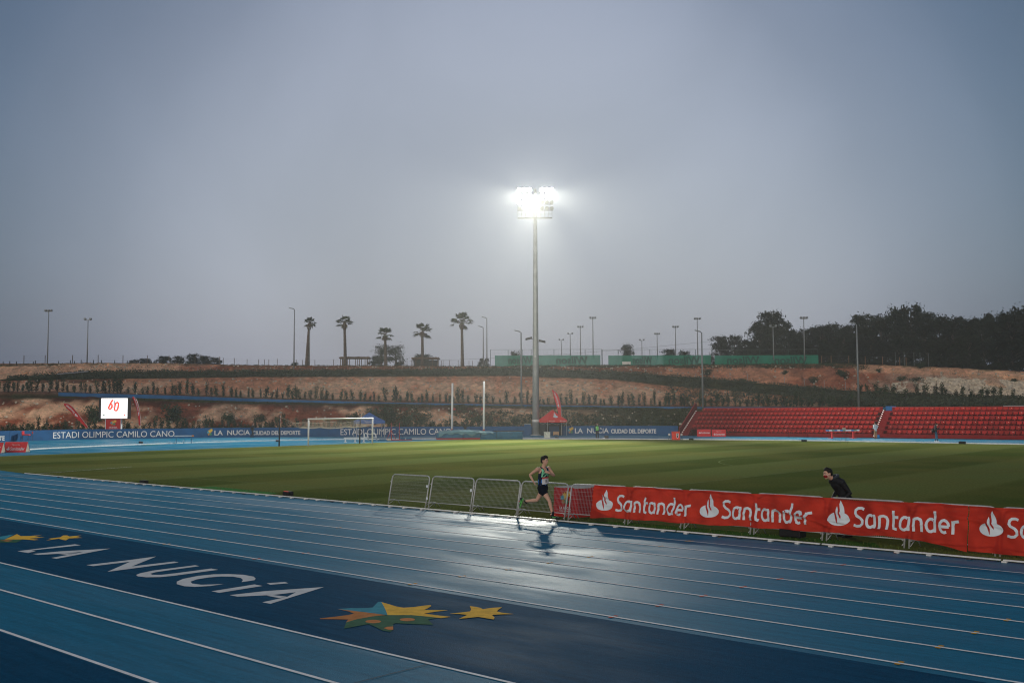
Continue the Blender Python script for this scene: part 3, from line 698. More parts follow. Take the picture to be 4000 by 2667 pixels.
def tree(pr, loc, sc, label, cat, group=None, name='pine_tree'):
    r_ = thing(name, loc, label, cat, random.uniform(0, 6.28), group); r_.scale = sc
    for nm, me_ in (('trunk', pr[0]), ('crown', pr[1])):
        o = bpy.data.objects.new(nm, me_); C.objects.link(o); o.parent = r_
    return r_
front = [(2765, 1392, 195), (2815, 1318, 205), (2868, 1312, 215), (2925, 1330, 205), (2965, 1275, 220), (3005, 1226, 225), (3048, 1258, 215), (3095, 1296, 205), (3150, 1292, 225), (3205, 1282, 205), (3240, 1270, 215), (3295, 1276, 205), (3340, 1280, 225), (3388, 1236, 215), (3440, 1250, 205), (3498, 1212, 225), (3555, 1205, 215), (3612, 1228, 205), (3668, 1242, 225), (3722, 1246, 205), (3780, 1254, 215), (3838, 1248, 205), (3896, 1226, 215), (3945, 1236, 205), (3998, 1210, 215), (4060, 1200, 205), (4130, 1215, 215), (4210, 1205, 210), (4300, 1215, 210)]
PL = ['leftmost low pine of the wood, at the end of the green windscreens', 'rounded pine at the low left end of the wood', 'domed pine behind the third windscreen', 'low pine between two lamp posts at the wood edge', 'tall pine rising left of the wood summit', 'tallest pine of the left summit of the wood', 'pine on the right shoulder of the left summit', 'lower pine right of the left summit', 'pine at the dip behind the tall lamp post', 'round topped pine right of the dip', 'rounded pine right of the last windscreen', 'broad pine left of the curved-arm light', 'pine behind the curved-arm light head', 'narrow pine standing above its neighbours right of the curved-arm light', 'broad pine left of the right summit', 'tall pine of the right summit, left half', 'tallest pine of the right summit', 'pine on the right flank of the right summit', 'middle pine right of the right summit', 'flat topped pine over the red bank', 'lower pine over the tan bank', 'broad pine over the rubble heap', 'pine rising toward the right edge of the photo', 'dark pine near the right edge', 'tall dark pine on the right edge of the photo', 'pine beyond the right edge', 'second pine beyond the right edge', 'third pine beyond the right edge', 'fourth pine beyond the right edge']
for i, (px, ty, Y) in enumerate(front):
    base = line_pt(px, 'H'); Y = base.y+(Y-200)*.8+8
    top = W(px, ty, Y); b0 = Vector((top.x, Y, base.z-.3)); h_ = top.z-b0.z
    sc = h_/9.0
    wx = max(.55, min(sc, 1.25))*random.uniform(.72, .98); tree(PINES[i % 4], b0, (wx, wx, sc), PL[i], 'pine tree', 'pines of the wood on the right')
for px in range(2850, 4300, 55):                     # the ranks behind and the low undergrowth
    base = line_pt(px, 'H'); Y = base.y+random.uniform(8, 15); ty = interp([(2700, 1400), (2850, 1378), (3000, 1345), (3100, 1352), (3500, 1325), (4300, 1315)], px)+random.uniform(-14, 18)
    top = W(px, ty, Y); b0 = Vector((top.x, Y, base.z-1.2)); sc = (top.z-b0.z)/9
    tree(PINES[(px//55) % 4], b0, (max(.8, sc), max(.8, sc), sc), 'dense low dark pine filling the front edge of the wood', 'pine tree', 'low pines along the front of the wood')
# distant low trees left and beyond the courts
DT = [(525, 1407, 24, 'small dark round tree on the skyline, leftmost'), (567, 1402, 26, 'second small round tree on the left skyline'), (640, 1392, 30, 'round tree over the left end of the low shelter'), (697, 1393, 28, 'middle tree of the left skyline clump'), (757, 1386, 34, 'tallest tree of the left skyline clump'), (800, 1392, 30, 'tree at the right shoulder of the left skyline clump'), (838, 1397, 26, 'right end tree of the left skyline clump'), (1470, 1395, 30, 'grey green tree right of the thatched pergola'), (1560, 1415, 24, 'low tree right of the double olive tree'), (1650, 1386, 36, 'tree rising behind the second pergola'), (1890, 1400, 22, 'dark bushy tree at the left end of the court fence'), (2010, 1376, 26, 'pale tree behind the windscreens, left of the mast'), (2450, 1352, 30, 'round tree behind the windscreens between lamp posts'), (2615, 1368, 34, 'wide low tree behind the windscreens'), (2670, 1372, 30, 'low tree behind the windscreens near the wood'), (1152, 1417, 18, 'tiny tree at the foot of the tall curved light')]
for i, (px, ty, wpx, lb) in enumerate(DT):
    Y = line_pt(px, 'H').y+(22 if px < 1900 else 40); top = W(px, ty, Y); base_z = line_pt(px, 'H').z-1.2
    h_ = top.z-base_z; wd = wpx*2.1*Y/F_PX
    tree(PINES[i % 4], Vector((top.x, Y, base_z)), (wd/7.2, wd/7.2, h_/9.0), lb, 'tree', name='round_tree')
# olive with two crowns beside palm three
OL = tree_proto('olive', 4.6, 4.0, leaf_mat('olive_leaf', (.04, .05, .035), (.06, .07, .05)), 40, .17, 40)
for px, ty, s_, lb in ((1490, 1348, .95, 'grey green olive tree directly behind the third palm'), (1545, 1352, 1.0, 'grey green olive tree just right of the third palm')):
    b0 = line_pt(px, 'H'); b0 = Vector((W(px, 1600, b0.y+2).x, b0.y+2, b0.z)); top = W(px, ty, b0.y)
    tree(OL, b0, (s_, s_, (top.z-b0.z)/4.6), lb, 'olive tree', name='olive_tree')

# palms --------------------------------------------------------------
M_palmt = mat('palm_trunk', (.10, .075, .06), .9, var=.35, scale=3, bump=.8, bscale=6); M_frond = leaf_mat('palm_frond', (.045, .06, .03), (.08, .10, .045)); M_dead = mat('dead_frond', (.11, .085, .055), .9)
def palm(px, by, tx, ty, half, n, label, seed):
    random.seed(seed); Y = line_pt(px, 'H').y-1
    b0 = W(px, by, Y); b0.z = min(b0.z, line_pt(px, 'H').z+.1); top = W(tx, ty, Y)-b0; Rr = half*Y/F_PX
    r_ = thing('palm_tree', b0, label, 'palm tree', 0, 'fan palms on the plateau')
    mb = MB(); pts = []; rads = []
    for i in range(25):
        t = i/24; pts.append(Vector((top.x*t**1.6, .1*math.sin(t*5), -.3+(top.z+.3)*t))); rads.append((.36-.12*t+(.12*math.exp(-t*12)))*(1.08 if i % 2 else .94)+(.1 if t > .86 else 0))
    mb.tube(pts, rads, 10); mb.build('trunk', M_palmt, r_, smooth=False)
    mb = MB()
    for k in range(n):
        a = 2*math.pi*k/n*1.618+random.uniform(-.2, .2); el_ = random.uniform(-.45, 1.25) if k % 3 else random.uniform(.2, 1.4)
        d = Vector((math.cos(a)*math.cos(el_), math.sin(a)*math.cos(el_), math.sin(el_)))
        stem = Rr*.52*random.uniform(.85, 1.1); c = top+d*stem+Vector((0, 0, -.05))
        mb.mi = 1; mb.tube([top, top+d*stem*.6+Vector((0, 0, .06)), c], [.035, .028, .02], 4); mb.mi = 0
        side = d.cross(Vector((0, 0, 1))); side = side.normalized() if side.length > .1 else Vector((1, 0, 0)); upv = side.cross(d)
        for j in range(17):                                   # fan segments
            f = -1.2+2.4*j/16; dd = (d*math.cos(f)+side*math.sin(f)).normalized(); ln = Rr*.52*(1-.25*abs(f))*random.uniform(.85, 1.08)
            droop = Vector((0, 0, -.16-.12*abs(f)))*ln*1.6; w_ = side.cross(dd).normalized()*.0+dd.cross(upv).normalized()*.066
            m_ = c+dd*ln*.55; e2 = c+dd*ln+droop
            mb.add([c-w_*.4, c+w_*.4, m_+w_, m_-w_, e2], [(0, 1, 2, 3), (3, 2, 4)])
    mb.build('crown', [M_frond, M_palmt], r_)
    mb = MB()
    for k in range(16):
        a = random.uniform(0, 6.28); o_ = top+Vector((math.cos(a)*.3, math.sin(a)*.3, -.15)); e2 = o_+Vector((math.cos(a)*.25, math.sin(a)*.25, -random.uniform(.6, 1.1)))
        mb.tube([o_, (o_+e2)/2+Vector((math.cos(a)*.15, math.sin(a)*.15, 0)), e2], [.06, .09, .02], 4)
    mb.build('dead_skirt', M_dead, r_)
palm(1198, 1429, 1210, 1262, 30, 26, 'leftmost fan palm, slim leaning trunk with small crown', 11)
palm(1348, 1429, 1346, 1262, 40, 28, 'tall fan palm standing in front of the thatched pergola', 12)
palm(1507, 1427, 1504, 1311, 44, 28, 'short fan palm in front of the olive tree', 13)
palm(1650, 1427, 1650, 1296, 47, 28, 'fan palm standing in front of the second pergola', 14)
palm(1806, 1429, 1804, 1260, 54, 34, 'tallest fan palm with the widest crown, rightmost of the palms', 15)
random.seed(21)
# ------------------------------------------------------------------ blue boundary wall with lettering
M_blue = mat('blue_panel', (.008, .072, .20), .6, var=.1, scale=1.2); M_wtxt = mat('wall_letter', (.62, .64, .66), .5, var=.04)
M_metal = mat('galvanised', (.42, .43, .44), .38, metal=.7, var=.15, scale=20); M_dark = mat('dark_metal', (.03, .03, .035), .5); M_blk = mat('black_plastic', (.012, .012, .014), .5)
wp = [P(a, b) for a, b in WALL]
def azim_hit(px, off=0.0):
    d = W(px, 1600, 1.0); k = d.x                     # x = k*y
    for a, b in zip(wp, wp[1:]):
        fa, fb = a.x-k*a.y, b.x-k*b.y
        if (fa <= 0) != (fb <= 0):
            t = fa/(fa-fb); p = a.lerp(b, t); nn = Vector((-(b-a).y, (b-a).x, 0)).normalized()
            if nn.y > 0: nn = -nn
            return p+nn*off
    return None
mb = MB(); WH = 1.17
def wall_band(mb, pts, z0, z1, th):
    n = len(pts); nr = []
    for i in range(n):
        d = (pts[min(i+1, n-1)]-pts[max(i-1, 0)]); nn = Vector((-d.y, d.x, 0)).normalized(); nr.append(-nn if nn.y > 0 else nn)
    rs = []
    for i in range(n): rs.append([Vector((pts[i].x, pts[i].y, z0)), Vector((pts[i].x, pts[i].y, z1)), Vector((pts[i].x, pts[i].y, z1))-nr[i]*th, Vector((pts[i].x, pts[i].y, z0))-nr[i]*th])
    mb.rings(rs)
wall_band(mb, wp, -.05, WH, .14)
wl = thing('boundary_wall', wp[0], 'long curved blue boundary wall with white stadium lettering behind the track bend', 'wall')
def rel(o):                                            # world-built meshes under an empty
    o.location = -Vector(o.parent.location); return o
rel(mb.build('wall_panel', M_blue, wl))
mb = MB()
for px in range(40, 2620, 83):
    a = azim_hit(px, .003); b = azim_hit(px+1, .003)
    if a and b: d = (b-a).normalized(); n_ = Vector((-d.y, d.x, 0)); mb.obox(a+Vector((0, 0, WH/2-.02)), d*.012, n_*.006, (0, 0, WH/2-.03))
rel(mb.build('panel_joint', mat('blue_joint', (.006, .05, .14), .6), wl))
TW = [('ESTADI OLIMPIC CAMILO CANO', 210, 683, .17, .90, 0), ('ESTADI OLIMPIC CAMILO CANO', 1331, 1762, .17, .93, 0),
      ('LA  NUCíA', 839, 978, .27, .87, .012), ('CIUDAD DEL DEPORTE', 988, 1174, .25, .75, .03), ('LA  NUCíA', 2245, 2377, .27, .90, .012), ('CIUDAD DEL DEPORTE', 2386, 2562, .25, .77, .03), ('TE', 0, 21, .1, .60, .03)]
for s_, x0, x1, z0, z1, bo in TW:
    mb = MB()
    def fn(u, v):
        p = azim_hit(x0+(x1-x0)*u, .028); p.z = z0+(z1-z0)*v; return p
    put_text(mb, s_, fn, bo); rel(mb.build('lettering', M_wtxt, wl))
def mini_emblem(fn, name='emblem', parent=None):       # fn(u, v, layer), unit square
    mb = MB()
    S_ = [(2, (.72, .80), .30, 8), (2, (.42, .62), .34, 9), (0, (.18, .50), .26, 6), (3, (.60, .25), .28, 7), (1, (.28, .22), .22, 6), (4, (.5, .45), .12, 8)]
    for i, (mi, c, r_, n_) in enumerate(S_):
        mb.mi = mi; pts = []
        for k in range(2*n_): a = math.pi*k/n_+.3*i; q = r_*(1 if k % 2 == 0 else .5); pts.append(fn(c[0]+q*math.cos(a), c[1]+q*math.sin(a), i))
        mb.poly(pts)
    o = mb.build(name, M_EL, parent); return o
M_EL = [mat('logo_teal', (.06, .3, .4), .5), mat('logo_brown', (.4, .2, .08), .5), mat('logo_yellow', (.65, .42, .06), .5), mat('logo_green', (.06, .22, .12), .5), mat('logo_orange', (.5, .25, .05), .5)]
for x0, x1 in ((810, 833), (2218, 2241)):
    def fn(u, v, k):
        p = azim_hit(x0+(x1-x0)*u, .026+.006*k); p.z = .2+.85*v; return p
    rel(mini_emblem(fn, parent=wl))
# gatepost block next to the mast
p0 = azim_hit(2060, .25); gp_ = thing('wall_gatepost', p0, 'taller blue panel block standing beside the floodlight mast foot', 'gatepost')
mb = MB(); mb.box(-.42, .42, -.18, .18, -.02, 1.42); mb.build('panel', M_blue, gp_, bevel=.02)
mb = MB(); mb.box(-.45, .45, -.2, .2, 1.42, 1.46); mb.build('cap', M_metal, gp_)

# blue parapet along the upper path
mb = MB(); pts = []; zs = []
for px in range(228, 5000, 24):
    p = line_pt(px, 'C', dd=-1.0); zt = line_pt(px, 'C').z+.03; zb = line_pt(px, 'B2').z-.3; pts.append(p); zs.append((zb, zt))
for i in range(len(pts)-1):
    a, b = pts[i], pts[i+1]; n_ = Vector((0, .2, 0))
    q = [Vector((a.x, a.y, zs[i][0])), Vector((b.x, b.y, zs[i+1][0])), Vector((b.x, b.y, zs[i+1][1])), Vector((a.x, a.y, zs[i][1]))]
    mb.add(q+[v+n_ for v in q], [(0, 1, 2, 3), (3, 2, 6, 7), (5, 4, 7, 6)])
tag(mb.build('path_parapet', mat('parapet_blue', (.010, .10, .27), .5, var=.15, scale=.8)), 'low bright blue parapet running along the upper terrace path', 'parapet')

# ------------------------------------------------------------------ red grandstand
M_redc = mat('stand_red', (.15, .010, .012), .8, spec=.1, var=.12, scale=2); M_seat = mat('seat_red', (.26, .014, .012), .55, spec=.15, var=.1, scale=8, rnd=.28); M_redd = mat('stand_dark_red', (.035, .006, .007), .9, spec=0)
M_edge = mat('stand_edge', (.36, .05, .05), .5); M_glint = mat('seat_plate', (.8, .72, .6), .25, metal=.3)
A0, B0 = P(84.3, 66.2), P(89.4, 24.0); SD = (B0-A0).normalized(); SB = Vector((-SD.y, SD.x, 0))
if SB.y < 0: SB = -SB
gs = thing('grandstand', A0, 'low red grandstand with six rows of red seats along the back straight', 'grandstand', math.atan2(SD.y, SD.x))
LEN = 62.0; TR = .80; RI = .5; Z0 = .42; NR = 6
def along(px, back=0.0):                               # distance along the stand front seen at photo column px
    k = W(px, 1600, 1.0).x; o_ = A0+SB*back
    return (k*o_.y-o_.x)/(SD.x-k*SD.y)
s0 = along(2626, 0); sR = along(2842, .5); st1 = along(3403, 0); st2 = along(3441, 0)
# local frame: x along, y back
mb = MB()
for k in range(NR):
    z = Z0+RI*k; y0 = .1+TR*k; x0 = 1.15 if k else sR-.2
    mb.box(x0, st1, y0, y0+TR if k < NR-1 else y0+TR+2.6, (z-.16) if k else 0, z-.0); mb.box(st2, LEN, y0, y0+TR if k < NR-1 else y0+TR+2.6, (z-.16) if k else 0, z)
mb.build('terrace', M_redc, gs)
mb = MB()
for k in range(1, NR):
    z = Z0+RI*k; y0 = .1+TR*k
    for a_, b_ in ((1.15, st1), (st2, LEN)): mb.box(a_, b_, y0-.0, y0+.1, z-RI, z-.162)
mb.build('riser', M_redd, gs)  # shadow line under each seat row is put into this dark red
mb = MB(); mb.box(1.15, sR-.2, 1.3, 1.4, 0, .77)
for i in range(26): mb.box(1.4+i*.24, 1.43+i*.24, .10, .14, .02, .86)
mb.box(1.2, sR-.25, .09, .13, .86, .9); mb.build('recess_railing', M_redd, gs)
mb = MB()                                              # sloping end wall
mb.add([(-.12, -.1, 0), (-.12, .2, 1.05), (-.12, .5, 1.05), (-.12, 5.0, 3.95), (-.12, 5.3, 3.95), (-.12, 5.3, 0), (.06, -.1, 0), (.06, .2, 1.05), (.06, .5, 1.05), (.06, 5.0, 3.95), (.06, 5.3, 3.95), (.06, 5.3, 0)],
       [(0, 1, 2, 3, 4, 5), (11, 10, 9, 8, 7, 6), (0, 6, 7, 1), (1, 7, 8, 2), (2, 8, 9, 3), (3, 9, 10, 4), (4, 10, 11, 5)])
mb.build('end_wall', M_redc, gs)
mb = MB(); mb.tube([(-.03, .18, 1.09), (-.03, .5, 1.09), (-.03, 5.0, 3.99), (-.03, 5.3, 3.99)], .055, 6); mb.build('coping', M_edge, gs)
for a_, b_ in ((.08, 1.13), (st1+.02, st2-.02)):
    mb = MB(); ns = 14
    for i in range(ns): mb.box(a_, b_, .05+i*4.85/ns, .05+(i+1)*4.85/ns+.02, 0, (i+1)*3.0/ns-.03)
    mb.build('stairway', M_redc, gs)
    mb = MB()
    for i in range(ns): mb.box(a_+.1, a_+.24, .04+i*4.85/ns, .10+i*4.85/ns, (i+1)*3.0/ns-.028, (i+1)*3.0/ns+.05)
    mb.build('step_marker', mat('marker_white', (.9, .9, .9), .4, emit=(.9, .9, .92), estr=.12), gs)  # white markers given a faint added glow of their own, no lamps
mb = MB(); mb.box(1.15, st1-.0, 5.0, 5.12, 2.925, 3.36); mb.box(st2, LEN, 5.0, 5.12, 2.925, 3.36); mb.build('top_wall', M_redc, gs)
mb = MB(); mb.box(1.15, st1, 4.97, 5.15, 3.362, 3.40); mb.box(st2, LEN, 4.97, 5.15, 3.362, 3.40); mb.build('coping', M_edge, gs)
mb = MB(); mb.box(st1+.2, st2+.3, 5.5, 5.56, 2.93, 3.5); mb.build('gate_panel', M_blue, gs)
def seat_mb(mb, x, y, z, plate):
    mb.mi = 0
    mb.obox((x, y+.22, z+.16), (.215, 0, 0), (0, .19, 0), (0, 0, .03))
    mb.obox((x, y+.42, z+.27), (.215, 0, 0), (0, .03, 0), (0, -.0, .135)); mb.obox((x, y+.30, z+.06), (.05, 0, 0), (0, .06, 0), (0, 0, .06))
    mb.obox((x, y+.055, z+.135), (.19, 0, 0), (0, .025, 0), (0, 0, .03))
    if plate: mb.mi = 1; mb.obox((x+.04, y+.385, z+.31), (.022, 0, 0), (0, .004, 0), (0, 0, .030))
seats = []
for k in range(NR):
    z = Z0+RI*k; y = .1+TR*k+.18; x = (sR+.05) if k == 0 else 1.35+.0*k; j = 0
    while x < LEN-.3:
        if not (st1-.28 < x < st2+.26): seats.append((x, y, z, (j+k*2) % 3 == 1)); j += 1
        x += .535
SM = []
for pl in (False, True):
    b = MB(); seat_mb(b, 0, 0, 0, pl); o = b.build('seat', [M_seat, M_glint]); SM.append(o.data); bpy.data.objects.remove(o)
vis = [s_ for s_ in seats if along(2700) < s_[0] < along(4010)]
vis.sort(key=lambda q: (A0+SD*q[0]+SB*q[1]).length)
near = set(vis[:98]); rest = MB()
for s_ in seats:
    if s_ in near:
        o = bpy.data.objects.new('seat', SM[s_[3]]); C.objects.link(o); o.parent = gs; o.location = s_[:3]
    else: seat_mb(rest, *s_)
tag(rest.build('seating', [M_seat, M_glint], gs), kind='stuff')
# pale rail beyond the stand at the right
p = line_pt(3990, 'B', dd=2); rl = thing('guard_rail', p, 'pale horizontal rail behind the top right of the grandstand', 'rail')
zt = W(3990, 1583, p.y).z-p.z
mb = MB(); mb.box(-2.3, 9, -.03, .03, zt-.12, zt); mb.build('rail', M_metal, rl)
for i in range(5):
    mb = MB(); mb.box(-2.2+i*2.4, -2.12+i*2.4, -.03, .03, -.3, zt-.12); mb.build('post', M_metal, rl)

# ------------------------------------------------------------------ floodlight mast
Ym = 128.0; mp_ = W(2093.7, 1701, Ym); mp_.z = 0
M_mast = mat('mast_steel', (.36, .38, .38), .5, metal=.3, var=.12, scale=1.5)
ma = thing('floodlight_mast', mp_, 'very tall tapered steel floodlight mast with lit lamp rows, centre of the photo', 'floodlight mast')
mb = MB(); mb.tube([(0, 0, 0), (.02, 0, 10), (.05, 0, 20), (.09, 0, 31.9)], [.47, .385, .30, .19], 16, True); mb.build('pole', M_mast, ma, smooth=True)
mb = MB(); mb.tube([(0, 0, 0), (0, 0, .12)], [.7, .7], 16); mb.build('base_plate', M_mast, ma)
mb = MB()
for i in range(52): 
    z = 2.5+i*.55; r_ = .465-.0085*z
    mb.box(-r_-.09, -r_+.02, -.02, .02, z, z+.025)
mb.build('rung', M_mast, ma)
mb = MB(); mb.tube([(0, 0, 1.72), (0, 0, 2.02)], [.474, .471], 16, False); mb.build('tape_band', mat('tape_white', (.6, .6, .6), .5), ma)
def zt_m(py): return W(2094, py, Ym).z
LENS = mat('lamp_lens', (1, 1, 1), .3, var=0, emit=(1.0, 1.0, .95), estr=60)
M_lens0 = mat('lamp_unlit', (.5, .52, .5), .2); cxm = .085
for r_i, (py, lit) in enumerate(((743, (1, 1)), (767, (1, 1)), (791, (1, 0)), (815, (0, 0)))):
    z = zt_m(py)
    mb = MB(); mb.box(-2.35+cxm, 2.3+cxm, .0, .07, z-.30, z-.24); mb.build('crossarm', M_mast, ma)
    for sd in (0, 1):
        for j in range(3):
            x = cxm+(-2.03+.66*j if sd == 0 else .87+.62*j)
            dr = Vector((-.40 if sd == 0 else .45, -1, -.48)).normalized(); u = Vector((1, 0, 0)); u = (u-dr*u.dot(dr)).normalized(); v = dr.cross(u)
            c = Vector((x, -.12, z)); mb = MB()
            rr = [[c+dr*t+(u*math.cos(a)+v*math.sin(a))*q for a in [2*math.pi*i/14 for i in range(14)]] for t, q in ((-.28, .08), (-.2, .2), (0, .285), (.06, .285))]
            mb.rings(rr); h_ = mb.build('lamp_housing', M_mast, ma)
            mb = MB(); mb.add([c+dr*.064+(u*math.cos(a)+v*math.sin(a))*.285 for a in [2*math.pi*i/16 for i in range(16)]], [tuple(range(16))])
            mb.build('lens', LENS if lit[sd] else M_lens0, h_)
mb = MB(); z = zt_m(851)                              # service platform
mb.box(-2.3+cxm, 2.2+cxm, -.35, .35, z-.06, z)
mb.build('platform', M_mast, ma)
mb = MB()
for zz in (.5, 1.0):
    mb.box(-2.3+cxm, 2.2+cxm, -.36, -.33, z+zz, z+zz+.035); mb.box(-2.3+cxm, 2.2+cxm, .33, .36, z+zz, z+zz+.035)
for i in range(10): mb.box(-2.3+cxm+i*.494, -2.26+cxm+i*.494, -.37, -.33, z, z+1.02)
mb.build('platform_rail', M_mast, ma)
for sx, zz in ((-1, zt_m(1323)), (1, zt_m(1334))):
    mb = MB(); mb.box(*sorted((sx*.3, sx*.75)), -.04, .04, zz-.04, zz+.02); mb.obox((sx*.86, -.25, zz+.02), Vector((.42, 0, -.1*sx)), (0, .4, 0), (0, 0, .12))
    mb.build('loudspeaker', M_dark, ma, bevel=.03)
mb = MB(); zz = zt_m(1393); mb.ell((-.02, -.5, zz), .14, .14, .17); mb.box(-.04, .04, -.45, -.3, zz+.1, zz+.15); mb.build('camera_dome', mat('dome_white', (.6, .6, .6), .3), ma, smooth=True)
# the lit lamps
def spot(loc, tgt, power, ang, blend=.6, rad=.35, col=(1.0, .98, .86)):
    l_ = bpy.data.lights.new('flood', 'SPOT'); l_.energy = power; l_.spot_size = R(ang); l_.spot_blend = blend; l_.shadow_soft_size = rad; l_.color = col
    o = bpy.data.objects.new('flood', l_); C.objects.link(o); o.location = loc; o.rotation_euler = (Vector(tgt)-Vector(loc)).to_track_quat('-Z', 'Y').to_euler()
    return o
zl = zt_m(760); cL = mp_+Vector((-1.35, -.6, zl)); cR = mp_+Vector((1.5, -.6, zl))
FP = 1000
spot(cL, (-60, 92, 4), FP*240, 74, 1.0); spot(cR, (60, 90, 4), FP*250, 74, 1.0)
spot((cL+cR)/2+Vector((0, -.4, -.2)), (-2, 90, 0), FP*235, 54, .9)
spot(cL+Vector((.2, 0, -.4)), (-10, 38, 0), FP*66, 84, 1.0); spot(cR+Vector((-.2, 0, -.4)), (10, 38, 0), FP*66, 84, 1.0)

# ------------------------------------------------------------------ lamp posts
M_lp = mat('lamp_post_grey', (.23, .25, .26), .5, metal=.3)
def lamp_post(px, ty, bx, by, Y, n, label, kind='flood', grp='sports ground lamp posts on the plateau', rad=.13):
    b0 = W(bx, by, Y); tp = W(px, ty, Y)-b0
    r_ = thing('lamp_post', b0, label, 'lamp post', 0, grp)
    mb = MB(); mb.tube([(0, 0, -.6), (0, 0, tp.z*.5), (0, 0, tp.z-.15)], [rad, rad*.8, rad*.55], 8); mb.build('pole', M_lp, r_, smooth=True)
    if kind == 'flood':
        mb = MB(); mb.box(-.62, .62, -.05, .05, tp.z-.25, tp.z-.17); mb.build('crossarm', M_lp, r_)
        for i in range(n):
            x = -.55+1.1*i/max(1, n-1); mb = MB(); a = R(random.choice((-25, 20, 30)))
            mb.obox((x, -.15, tp.z), (.2, 0, 0), Vector((0, .2, -.07)), Vector((0, .05, .14))); mb.build('lamp_head', M_lp, r_, bevel=.02)
    else:
        mb = MB(); s_ = -1
        mb.tube([(0, 0, tp.z-.18), (-.15, 0, tp.z-.05), (s_*.85, -.1, tp.z+.12)], [.06, .06, .05], 6); mb.obox((s_*.6, -.1, tp.z+.1), (.42, 0, -.09), (0, .14, 0), (0, 0, .06)); mb.build('lamp_head', M_lp, r_, bevel=.02)
    return r_
LP = [(188, 1213, 185, 1415, 205, 3, 'leftmost tall lamp post, on the skyline left of the scoreboard', 'flood'), (343, 1246, 340, 1415, 205, 2, 'second lamp post from the left, shorter than its neighbour'),
 (1153, 1206, 1148, 1427, 195, 1, 'tall lamp post with a single curved head left of the palms', 'arm'), (1210, 1277, 1208, 1428, 215, 1, 'thin lamp post partly hidden by the leftmost palm', 'arm'),
 (1886, 1277, 1888, 1430, 205, 1, 'thin short lamp post just right of the tallest palm', 'arm'), (1899, 1241, 1902, 1430, 210, 1, 'thin tall lamp post right of the tallest palm', 'arm'),
 (2193, 1326, 2193, 1390, 290, 2, 'faint farthest lamp post behind the windscreens, nearest right of the mast'), (2228, 1302, 2228, 1392, 270, 2, 'faint lamp post, second right of the mast'),
 (2267, 1276, 2268, 1392, 250, 3, 'lamp post with a wide head, third right of the mast'), (2316, 1241, 2317, 1392, 230, 3, 'tallest lamp post between the mast and the gap in the windscreens'),
 (2508, 1327, 2508, 1392, 290, 2, 'short far lamp post right of the round tree'), (2567, 1303, 2568, 1392, 265, 3, 'middling lamp post behind the second windscreen'),
 (2639, 1276, 2640, 1392, 245, 3, 'lamp post left of the pair at the wood edge'), (2724, 1244, 2726, 1400, 228, 3, 'tall lamp post at the left edge of the wood'),
 (2834, 1323, 2834, 1395, 262, 2, 'short pale lamp post against the low pines'), (2920, 1300, 2921, 1395, 245, 2, 'pale lamp post against the left summit of the wood'),
 (3020, 1273, 3022, 1395, 205, 2, 'pale lamp post against the dark pines, left of the tall one'), (3141, 1241, 3143, 1395, 200, 3, 'tall lamp post at the right end of the windscreens')]
M_pale = mat('post_pale', (.33, .35, .36), .5)
for q in LP: lamp_post(q[0], q[1], q[2], q[3], q[4]-8, q[5], q[6], q[7] if len(q) > 7 else 'flood')
lamp_post(2034, 1295, 2037, 1590, 148, 1, 'lamp post on the middle terrace just left of the mast', 'arm', 'lamp posts on the middle terrace', .16)
lamp_post(2737, 1295, 2746, 1600, 146, 1, 'lamp post on the terrace above the left end of the grandstand', 'arm', 'lamp posts on the middle terrace', .16)
lamp_post(3342, 1264, 3355, 1600, 138, 1, 'lamp post with curved arm above the grandstand in front of the wood', 'arm', 'lamp posts on the middle terrace', .16)

# ------------------------------------------------------------------ court windscreens and fences
M_screen = mat('windscreen_green', (.012, .19, .125), .85, var=.12, scale=.8); M_sletter = mat('windscreen_letter', (.010, .075, .055), .8); M_screen.node_tree.nodes['Principled BSDF'].inputs['Alpha'].default_value = .86
M_post = mat('fence_post_green', (.02, .05, .045), .6)
M_wire = mat('fence_wire', (.12, .13, .13), .6)
def court_fence(x0, x1, words, label, posts, ext=None):
    Y = line_pt((x0+x1)/2, 'H').y+1
    o0 = W(x0, 1430, Y); zb = line_pt((x0+x1)/2, 'H').z-.2; o0.z = zb; r_ = thing('court_fence', o0, label, 'fence')
    def q(px, py): p = W(px, py, Y)-o0; return p
    a, b = q(x0, 1388), q(x1, 1386); mb = MB(); n = 40; rs = []
    for i in range(n+1):
        t = i/n; yy = .05*math.sin(i*1.7)+.03*math.sin(i*.6); x = a.x+(b.x-a.x)*t; rs.append([(x, yy, .1), (x, yy, a.z+(b.z-a.z)*t-.04*abs(math.sin(i*.9)))])
    mb.add([v for r0 in rs for v in r0], [(2*i, 2*i+2, 2*i+3, 2*i+1) for i in range(n)]); mb.build('windscreen', M_screen, r_)
    for w0, w1 in words:
        mb = MB(); A, B = q(w0, 1422), q(w1, 1393)
        put_text(mb, 'Wilson', lambda u, v: Vector((B.x+(A.x-B.x)*u-.15*v, -.13, A.z+.1+(B.z-A.z)*v)), .03); mb.build('lettering', M_sletter, r_)
    zt = q(x0, 1365).z
    for px in posts:
        x = q(px, 1400).x; mb = MB(); mb.tube([(x, .1, 0), (x, .1, zt)], .05, 6); mb.build('post', M_post, r_)
    mb = MB(); x0_, x1_ = q(posts[0], 1400).x, q(posts[-1], 1400).x; mb.tube([(x0_, .1, zt-.03), (x1_, .1, zt-.03)], .025, 5)
    for i in range(int((x1_-x0_)/.8)): xx = x0_+i*.8; mb.tube([(xx, .1, a.z), (xx, .1, zt-.03)], .006, 3, False)
    for k in range(3): z_ = a.z+(zt-a.z)*(k+.5)/3; mb.tube([(x0_, .1, z_), (x1_, .1, z_)], .007, 3, False)
    mb.build('wire_mesh', M_wire, r_)
